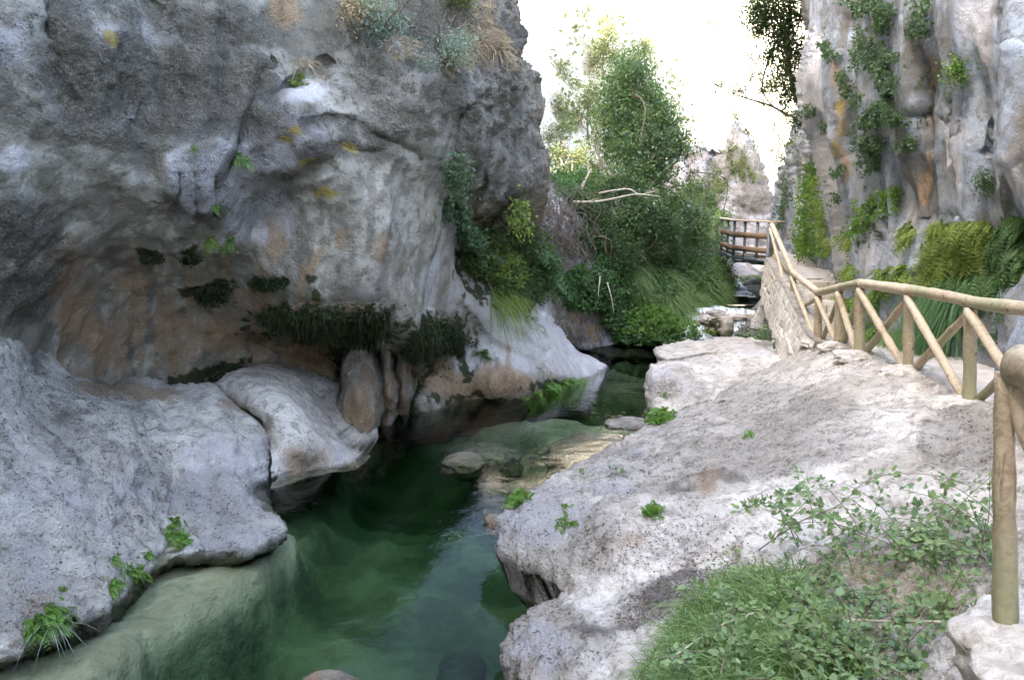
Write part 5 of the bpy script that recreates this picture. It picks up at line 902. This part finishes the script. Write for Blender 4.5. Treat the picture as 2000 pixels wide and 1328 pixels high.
# the great fern curtain on the right
ferns(S_wl, [(1845, 450), (1835, 490), (1850, 520), (1875, 500), (1830, 530)], 1500, .26, M['ferny'], 'broad yellow green fern curtain left of the dark one on the wall', 270, 'great fern curtains behind the railing', 'fern_curtain', spread=24, droop=1.1, pin=9, up=.1)
ferns(S_wl, [(1885, 445), (1910, 440), (1930, 460), (1915, 500), (1895, 480)], 1100, .22, M['ferny'], 'yellow fern curtain between the broad and the dark one', 271, 'great fern curtains behind the railing', 'fern_curtain', spread=20, droop=1.1, pin=9, up=.1)
ferns(S_wl, [(1985, 440), (1965, 470), (1955, 510), (1940, 545), (1990, 490), (1995, 520), (1925, 560)], 1900, .25, M['fernd'], 'deep green fern curtain cut by the right edge of the photo', 272, 'great fern curtains behind the railing', 'fern_curtain', spread=20, droop=1.0, pin=9, up=.1)
ferns(S_wl, [(1840, 555), (1860, 540), (1880, 560), (1820, 560)], 900, .26, M['fernd'], 'dark ferns under the broad yellow green curtain', 273, 'great fern curtains behind the railing', 'fern_curtain', spread=20, droop=1.2, up=0)
hanging(S_wl, [PG([(1805, 550), (1900, 540), (1890, 590), (1810, 600)])], 1500, .75, M['grassd'], 'long dark green grass hanging behind the railing below the ferns', 274, wd=.012, droop=1.6, out=.35, seg=5)
hanging(S_wl, [PG([(1700, 660), (1800, 640), (1860, 660), (1800, 680), (1720, 690)])], 900, .40, M['grass'], 'green grass along the foot of the wall behind the railing braces', 275, wd=.012, droop=.9, out=.5)
mat_cover('creeper', S_wl, [E(1960, 610, 26, 24, .4), E(1935, 660, 26, 18, .6)], 500, .05, .6, M['ivy'], 'thin creeper on the slanting rock behind the railing', 'creeper', 276, out=.05)

# ---- left bank: trees, shrubs, reeds
def tree(name, root, trunk, blobs, mat, label, cat, seed, L=.09, asp=.45, dens=1.5, group=None, tr=.09, bark='twig', hollow=.45, branches=True):
    rng = np.random.default_rng(seed); r0 = P(*root); e = empty(name, tuple(r0), label, cat, group); mb = MB(); tp = [r0]+[P(*q) for q in trunk]; tp = smooth_poly3(tp); mb.tube(tp, np.linspace(tr, tr*.35, len(tp)), 9, seed, .15)
    bw = []
    for px, py, D, rp in blobs:
        c = P(px, py, D); r = rp*D/F; bw.append((c, np.array([r, r*1.1, r])))
        if branches:
            a = tp[rng.integers(len(tp)//3, len(tp))]; mid = (a+c)/2+rng.normal(size=3)*.15*np.linalg.norm(c-a); q = smooth_poly3([a, mid, c]); mb.tube(q, np.linspace(tr*.4, .012, len(q)), 6, seed)
            for _ in range(4): branchy(mb, q[-3], unit(rng.normal(size=3)), r*.9, .014, rng, 1)
    mb.build('trunk', M[bark], e, smooth=True); foliage('crown', blob_leaves(bw, dens*2.7, L*1.0, asp, rng, hollow=hollow), mat, e); return e
rng = np.random.default_rng(3)
tree('leaning_tree', (1195, 560, 26), [(1215, 440, 26.5), (1230, 320, 27.5), (1225, 200, 29)], [(1225, 130, 29.5, 34), (1215, 175, 29, 44), (1250, 190, 29, 36), (1215, 235, 28.5, 50), (1262, 240, 28, 46), (1300, 235, 28, 34), (1285, 285, 27.5, 44), (1320, 275, 28, 26), (1230, 300, 27.5, 46), (1335, 290, 28, 16), (1250, 345, 27, 46), (1190, 215, 29, 34), (1190, 280, 28.5, 34), (1285, 330, 27.5, 34), (1240, 150, 29, 34), (1275, 200, 28.5, 34)], M['tree'], 'tall leafy tree leaning over the stream in the middle of the gorge', 'tree', 300, L=.12, dens=1.5)
tree('bushy_tree', (1230, 560, 26), [(1250, 470, 26.2), (1270, 420, 26.4)], [(1200, 360, 26.5, 50), (1255, 395, 26, 50), (1310, 390, 27, 40), (1340, 420, 28, 40), (1290, 440, 26.4, 50), (1230, 440, 25.8, 44), (1350, 460, 28, 34), (1370, 430, 29, 28), (1300, 480, 26.8, 36)], M['tree'], 'dense round bush tree below the leaning tree', 'tree', 301, L=.11, dens=1.2)
tree('dark_bush', (1180, 560, 24.6), [(1190, 500, 24.5)], [(1180, 470, 24.6, 40), (1220, 500, 25, 40), (1165, 420, 25, 34), (1270, 500, 26.2, 34), (1130, 400, 25, 24), (1310, 505, 27, 26), (1130, 460, 24.2, 24)], M['dark'], 'dark leafy bush over the grassy bank', 'bush', 302, L=.09, dens=1.3)
tree('yellow_shrub', (1120, 420, 29), [(1120, 360, 30), (1115, 300, 31)], [(1090, 300, 31, 36), (1130, 310, 31, 40), (1085, 350, 30, 34), (1130, 360, 29.5, 34), (1165, 330, 30, 30), (1100, 250, 33, 26), (1075, 270, 33, 22)], M['shrub'], 'sunlit yellowish shrub beside the edge of the cliff', 'shrub', 303, L=.09, dens=.9, asp=.3, hollow=.2)
tree('olive_shrub', (1110, 470, 25), [(1110, 420, 25.5)], [(1090, 410, 25.5, 24), (1115, 395, 26, 24), (1150, 400, 25.5, 24)], M['shrub'], 'small olive shrub above the root tangle', 'shrub', 304, L=.07, dens=1.0, asp=.4)
for k, (px, py, D, r, lab) in enumerate([(1180, 90, 46, 40, 'pale sunlit tree behind the top of the leaning tree'), (1130, 40, 50, 20, 'faint pale tree top near the upper edge of the photo'), (1085, 170, 44, 42, 'pale sunlit bush close to the cliff edge'), (1085, 235, 42, 38, 'pale sunlit bush below the other by the cliff edge'), (1150, 200, 42, 34, 'thin pale sapling left of the leaning tree'), (1260, 90, 52, 14, 'faint sapling right of the pale sunlit tree')]):
    tree('sunlit_tree', (px, py+2.5*r, D), [(px-3, py+r, D), (px, py, D)], [(px, py, D, r*.8), (px+r*.5, py+r*.6, D, r*.6), (px-r*.5, py+r*.8, D, r*.5), (px+r*.2, py-r*.7, D, r*.5)], M['shrub'], lab, 'tree', 310+k, L=.15, dens=1.0, asp=.35, group='sunlit trees on the slope beyond the cliff', hollow=.1, tr=.06)
tree('fallen_branch_tree', (1345, 350, 30), [(1350, 330, 30)], [(1352, 372, 31, 22), (1385, 395, 32, 24), (1400, 430, 33, 20), (1372, 465, 31, 22), (1395, 470, 32, 14)], M['tree'], 'low shrub between the bushy tree and the fin of rock', 'shrub', 305, L=.11, dens=1.0, tr=.05)
# the tree clinging to the corner of the gorge wall
tree('overhanging_tree', (1572, 230, 23.5), [(1548, 170, 23), (1540, 90, 22.5), (1545, 20, 22)], [(1480, 60, 22, 22), (1505, 110, 22, 24), (1520, 160, 22, 24), (1470, 25, 22, 24), (1530, 20, 22, 40), (1500, 40, 22, 28), (1565, 30, 22, 24), (1550, 90, 22.5, 34), (1525, 75, 22, 30), (1540, 140, 23, 30), (1560, 180, 23, 26), (1535, 195, 23, 22), (1555, 240, 24, 22), (1490, 20, 22, 20), (1545, -30, 21.5, 50), (1490, -20, 21.5, 36), (1570, 110, 22.5, 20)], M['dark'], 'dark leafed tree growing out over the corner of the gorge wall', 'tree', 306, L=.085, dens=1.1, asp=.45, tr=.08)
tree('thin_bough', (1560, 235, 25), [(1500, 205, 25), (1450, 190, 25), (1395, 165, 25)], [(1410, 165, 25, 12), (1440, 175, 25, 14), (1470, 150, 25, 12), (1465, 110, 25, 10), (1495, 180, 25, 16), (1540, 280, 26, 16), (1525, 310, 27, 12), (1515, 255, 26, 12), (1400, 80, 30, 9), (1390, 45, 30, 8)], M['shrub'], 'thin bare bough reaching left from the wall corner against the sky', 'bough', 307, L=.08, dens=.7, tr=.04, hollow=.1)
tree('fin_shrub', (1436, 240, 40.5), [(1434, 228, 40.5)], [(1434, 225, 40.5, 7), (1460, 265, 41, 8), (1470, 290, 40.5, 6)], M['shrub'], 'tiny shrub on the tip of the rock fin', 'shrub', 308, L=.12, dens=1.0, tr=.04)
mat_cover('scrub', S_fn, [E(1395, 360, 24, 40), E(1440, 320, 22, 34, .6), E(1350, 380, 22, 30, .6), E(1400, 440, 20, 26, .6), E(1460, 350, 16, 14, .2)], 2600, .10, .5, M['shrub'], 'olive scrub clinging to the fin of rock', 'scrub', 320, out=.25, clump=.15)
mat_cover('scrub', S_hl, [PG([(1060, 50), (1180, 20), (1330, 150), (1340, 300), (1200, 400), (1060, 420)])], 2600, .3, .5, M['shrub'], 'dry scrub over the sunlit hillside', 'scrub', 321, out=.5, clump=.25)
# bank cover: creepers, grass and reeds (uncountable)
def cover_blades(name, s, poly, n, L, wd, mat, seed, droop, lean, lab, cat=None):
    rng = np.random.default_rng(seed); p, nr = scatter(s, n, rng, poly=poly, seed=seed); d = unit(nr*.5+rnd(rng, len(p))*.6+np.array(lean)); h = fbm(p*1.3, 3, seed)*.6+1.0
    return foliage(name, [blade_geo(p, d, L*(.5+.6*rng.random(len(p)))*h, wd, droop, rng, 5)], mat, label=lab, cat=cat, kind='stuff')
mat_cover('bank_creeper', S_bn, [PG([(1060, 560), (1110, 530), (1180, 560), (1200, 600), (1240, 640), (1340, 660), (1330, 690), (1200, 675), (1180, 640), (1150, 600), (1090, 590)]), PG([(1150, 440), (1400, 420), (1420, 560), (1200, 620), (1140, 560)], 1.2), PG([(1060, 340), (1160, 340), (1180, 420), (1080, 400)], .4)], 8000, .12, .5, M['fernd'], 'dark leafy creeper over the earth bank', 'creeper', 330, out=.35, kind='stuff')
mat_cover('waterside_fern', S_bn, [PG([(1200, 620), (1260, 610), (1340, 640), (1350, 668), (1290, 672), (1215, 668)])], 4200, .10, .45, M['fern'], 'bright ferns along the waterline of the far bank', 'fern', 331, out=.4)
cover_blades('reeds', S_bn, [(1210, 520), (1270, 500), (1330, 560), (1370, 610), (1350, 650), (1290, 620), (1240, 570)], 9000, .9, .022, M['grass'], 332, .9, (.55, -.2, .35), 'long reeds bending towards the stream on the far bank')
cover_blades('reeds', S_bn, [(1260, 510), (1330, 540), (1380, 540), (1400, 572), (1385, 600), (1360, 640), (1330, 610), (1290, 550)], 8000, .7, .02, M['grass'], 333, .8, (.5, -.2, .5), 'bright grass along the stream bank')
cover_blades('reeds', S_bn, [(1330, 500), (1400, 505), (1432, 565), (1400, 590), (1350, 560)], 3000, .6, .02, M['grass'], 334, .7, (.4, -.2, .6), 'bright grass at the upstream end of the bank')
# roots and dead boughs
def bough(name, pts, r, mat, label, cat, seed, kids=6, ln=.9):
    rng = np.random.default_rng(seed); q = smooth_poly3([P(*p) for p in pts]); mb = MB(); mb.tube(q, np.linspace(r, r*.35, len(q)), 8, seed, .2)
    for _ in range(kids): i = rng.integers(3, len(q)); branchy(mb, q[i], unit(rng.normal(size=3)+np.array([0, 0, -.1])), ln*rng.uniform(.5, 1), r*.35, rng, 1, nchild=2)
    return tag(mb.build(name, mat, None, smooth=True), label, cat)
bough('dead_bough', [(1120, 395, 23.6), (1165, 394, 23.2), (1200, 388, 23), (1240, 380, 23), (1290, 384, 23.2)], .035, M['ltwig'], 'lower long pale dead bough reaching right from the bank', 'bough', 340, 2, .3)
bough('dead_bough', [(1170, 378, 24), (1200, 372, 23.6), (1230, 370, 23.4), (1250, 380, 23.3), (1285, 372, 23.3)], .028, M['ltwig'], 'upper thin pale dead bough above the long one', 'bough', 341, 2, .3)
bough('bare_trunk', [(1130, 380, 26), (1142, 355, 26), (1155, 330, 26)], .06, M['ltwig'], 'short bare leaning trunk in front of the yellowish shrub', 'trunk', 342, 0)
bough('root', [(1172, 540, 23.2), (1170, 560, 22.9), (1168, 580, 22.8)], .018, M['ltwig'], 'short pale root hanging over the rock foot', 'root', 343, 0)
bough('root', [(1186, 552, 23.2), (1194, 580, 22.9), (1199, 612, 22.8)], .018, M['ltwig'], 'long pale root hanging in front of the ferns', 'root', 344, 0)
rngr = np.random.default_rng(345); mb = MB()
for k in range(60):
    px, py = rngr.uniform(1050, 1130), rngr.uniform(360, 430); D = rngr.uniform(22.4, 23.4); q = [P(px, py, D)]
    for j in range(7): q.append(q[-1]+np.array([rngr.normal()*.12+.03, rngr.normal()*.05, -rngr.uniform(.05, .28)]))
    mb.tube(smooth_poly3(q, 3), .011, 5)
o = mb.build('root_tangle', M['twig'], None, smooth=True); tag(o, 'tangle of bare hanging roots beside the nose of the cliff', 'roots', kind='stuff')
# plants by the cascade on the right bank
rng = np.random.default_rng(350)
def cushion(name, px, py, D, r, n, L, wd, mat, seed, label, cat='grass tuft', group=None, up=.8):
    rng = np.random.default_rng(seed); c = P(px, py, D); p = c+rnd(rng, n)*np.array([r, r*.8, r*.15]); d = unit(rnd(rng, n)*.5+np.array([0, 0, up])); return foliage(name, [blade_geo(p, d, L*(.5+.7*rng.random(n)), wd, .7, rng, 4)], mat, label=label, cat=cat, group=group)
cushion('grass_tuft', 1472, 548, 31.5, .25, 400, .5, .02, M['grass'], 351, 'bright grass tuft above the far small fall')
cushion('grass_tuft', 1462, 612, 26.2, .22, 300, .35, .018, M['grassd'], 352, 'dark grass tuft at the lip of the near cascade')
cushion('grass_tuft', 1390, 648, 24.0, .16, 300, .2, .015, M['ferny'], 353, 'yellow green tuft on the stone splitting the cascade')
shr = [(1455, 662, 21.5, 22), (1490, 665, 21, 26), (1525, 668, 19.6, 22), (1505, 650, 21.3, 18), (1535, 690, 18.6, 16)]
for k, (px, py, D, r) in enumerate(shr):
    tree('waterside_shrub', (px, py+r*.6, D), [(px, py, D)], [(px, py, D, r*.8), (px+r*.6, py+r*.2, D, r*.5), (px-r*.6, py+r*.2, D, r*.5)], M['bramble' if k % 2 else 'ivy'], ['grey green shrub at the upper end of the grey boulder', 'leafy shrub behind the middle of the grey boulder', 'leafy shrub where the boulder meets the retaining wall', 'grey green shrub behind the other shrubs under the wall', 'small shrub in the gap between boulder and slab'][k], 'shrub', 360+k, L=.07, asp=.5, dens=.9, group='low shrubs between the boulder and the retaining wall', tr=.02)

# ---- foreground: grass, brambles, litter on the slab
rng = np.random.default_rng(400)
pg = [(1250, 1330), (1330, 1220), (1390, 1150), (1450, 1110), (1560, 1130), (1640, 1200), (1700, 1330), (1600, 1420), (1250, 1420)]
p, nr = scatter(S_sb, 7500, rng, poly=pg, seed=40); h = fbm(p*2.2, 3, 4)*.6+.9; d = unit(rnd(rng, len(p))*.45+np.array([-.15, -.1, .75]))
foliage('grass', [blade_geo(p, d, (.18+.42*rng.random(len(p))**1.5)*h, .0075, .6, rng, 5)], M['grass'], kind='stuff', label='fresh green grass between the slab and the brambles', cat='grass')
p, nr = scatter(S_sb, 520, rng, poly=[(1600, 1080), (1860, 1120), (1880, 1230), (1760, 1230), (1650, 1160)], seed=41); d = unit(rnd(rng, len(p))*.6+np.array([-.3, -.1, .35]))
foliage('dry_grass_tuft', [blade_geo(p, d, .16+.22*rng.random(len(p)), .004, .4, rng, 4)], M['dry'], label='straw coloured dead stalks in the brambles beside the nearest post', cat='grass tuft')
p, nr = scatter(S_sb, 1500, rng, poly=[(1180, 1210), (1300, 1130), (1440, 1090), (1450, 1120), (1340, 1190), (1240, 1250)], seed=42); p2, nr2 = scatter(S_sb, 500, rng, poly=[(1200, 1000), (1400, 1000), (1500, 1100), (1150, 1120)], seed=43); p = np.concatenate([p, p2]); nr = np.concatenate([nr, nr2])
v, f, a = leaf_geo(p+nr*.01, rnd(rng, len(p))*np.array([1, 1, .15]), nr+.3*rnd(rng, len(p)), .028, .014, rng); foliage('leaf_litter', [(v, f, a)], M['litter'], kind='stuff', label='dark fallen leaves lying on the slab', cat='leaf litter')
# brambles: arching canes with leaflets in threes
def bramble(root_px, dirs, label, seed, mat='bramble', ll=.052, n_can=7, ln=1.0, sp=.2):
    rng = np.random.default_rng(seed); r0, n0 = at(S_sb, *root_px); e = empty('bramble', tuple(r0), label, 'bramble', 'bramble bushes on the near slope'); G = []
    for k in range(n_can):
        st = r0+np.array([rng.normal()*sp, rng.normal()*sp, -.02]); dd = unit(np.array(dirs[k % len(dirs)], float)+rng.normal(size=3)*.35); L = ln*rng.uniform(.5, 1.1); q = [st]; N = 16
        for j in range(N): dd = unit(dd+np.array([0, 0, -.085])+rng.normal(size=3)*.05); q.append(q[-1]+dd*L/N)
        q = np.array(q); 
        mb = MB(); mb.tube(q, np.linspace(.0045, .0018, len(q)), 5); mb.build('cane', M['cane'], e, smooth=True)
        nl = 15; idx = rng.uniform(.8, N, nl); base = np.array([np.interp(idx, np.arange(N+1), q[:, a]) for a in range(3)]).T
        pd = unit(rnd(rng, nl)*.7+np.array([0, 0, .35])); tip = base+pd*.045
        P_ = []; D_ = []; L_ = []; N_ = []
        for t_, o_ in ((0, 0), (1.1, 1), (-1.1, 1)):
            sd = unit(np.cross(pd, np.array([0, 0, 1.0])+.3*rnd(rng, nl))); P_.append(tip); D_.append(unit(pd*math.cos(t_)+sd*math.sin(t_)+np.array([0, 0, -.15]))); L_.append(ll*(.7+.6*rng.random(nl))*(1 if o_ == 0 else .82)); N_.append(unit(rnd(rng, nl)*.45+np.array([0, -.25, 1.0])))
        l_ = np.concatenate(L_)*rng.uniform(.6, 1.25); G.append(leaf_geo(np.concatenate(P_), np.concatenate(D_), np.concatenate(N_), l_, l_*.72, rng, near=True))
    foliage('leaves', G, M[mat], e)
up = [(-.5, -.1, .8), (-.2, .3, .9), (-.8, .1, .5), (.1, .1, 1), (-.3, -.4, .6)]
for k, (px, py, n, ln, ll, lab) in enumerate([
 (1900, 1060, 28, .68, .042, 'tall bramble bush right beside the nearest post'), (1800, 1110, 18, .55, .045, 'dense bramble left of the tall one by the post'), (1720, 1080, 16, .75, .042, 'bramble with canes rising over the pale slab'), (1620, 1140, 10, .45, .045, 'bramble in the middle of the green patch'), (1560, 1210, 11, .38, .045, 'leafy bramble above the bottom grass'), (1700, 1220, 18, .42, .052, 'low bramble in front of the dead stalks'), (1640, 1310, 18, .4, .052, 'bramble at the bottom edge of the photo'), (1760, 1320, 26, .42, .05, 'bramble at the bottom edge beside the concrete pad'), (1500, 1170, 7, .4, .045, 'sparse bramble at the left border of the green patch'), (1850, 1210, 18, .45, .045, 'bramble hanging above the concrete pad'), (1480, 1290, 14, .4, .045, 'few bramble canes among the bottom grass')]):
    bramble((px, py), up, lab, 420+k, n_can=n, ln=ln, ll=ll, sp=.22)
for k, (pts, lab) in enumerate([([(1480, 1075), (1560, 1020), (1640, 985), (1700, 935), (1800, 925), (1900, 950)], 'long arching bramble cane crossing in front of the slab'), ([(1560, 1070), (1520, 990), (1480, 985), (1440, 1000)], 'short leafy cane reaching left over the slab'), ([(1650, 1040), (1600, 990), (1560, 960), (1520, 975)], 'leafy cane between the long arch and the short cane')]):
    rng = np.random.default_rng(450+k); q = []
    for j, (px, py) in enumerate(pts):
        b0, _ = at(S_sb, px, py); D = b0[1]*.86 if 0 < j else b0[1]; q.append(P(px, py, D))
    q = smooth_poly3(q); e = empty('bramble_cane', tuple(q[0]), lab, 'bramble', 'long bramble canes over the slab'); mb = MB(); mb.tube(q, np.linspace(.005, .002, len(q)), 6); mb.build('cane', M['cane'], e, smooth=True)
    nl = 26; idx = rng.uniform(2, len(q)-1, nl); base = np.array([np.interp(idx, np.arange(len(q)), q[:, a]) for a in range(3)]).T; G = []
    for sgn in (-1, 0, 1):
        pd = unit(rnd(rng, nl)*.6+np.array([sgn*.6, 0, .3])); G.append(leaf_geo(base+pd*.03, pd, unit(rnd(rng, nl)*.5+np.array([0, -.4, 1])), .055*(.7+.6*rng.random(nl)), .036, rng, near=True))
    foliage('leaves', G, M['bramble'], e)
# two old grey canes lying through the green
for k, pts in enumerate([[(1300, 1330), (1400, 1270), (1480, 1235)], [(1560, 1300), (1640, 1250), (1720, 1245), (1830, 1260)]]):
    q = smooth_poly3([at(S_sb, *a)[0]+np.array([0, -.05, .13]) for a in pts]); mb = MB(); mb.tube(q, .008, 7, k, .2); tag(mb.build('dead_cane', M['ltwig'], None, smooth=True), ['grey dead cane lying over the bottom grass', 'grey dead cane curving through the brambles'][k], 'dead cane')
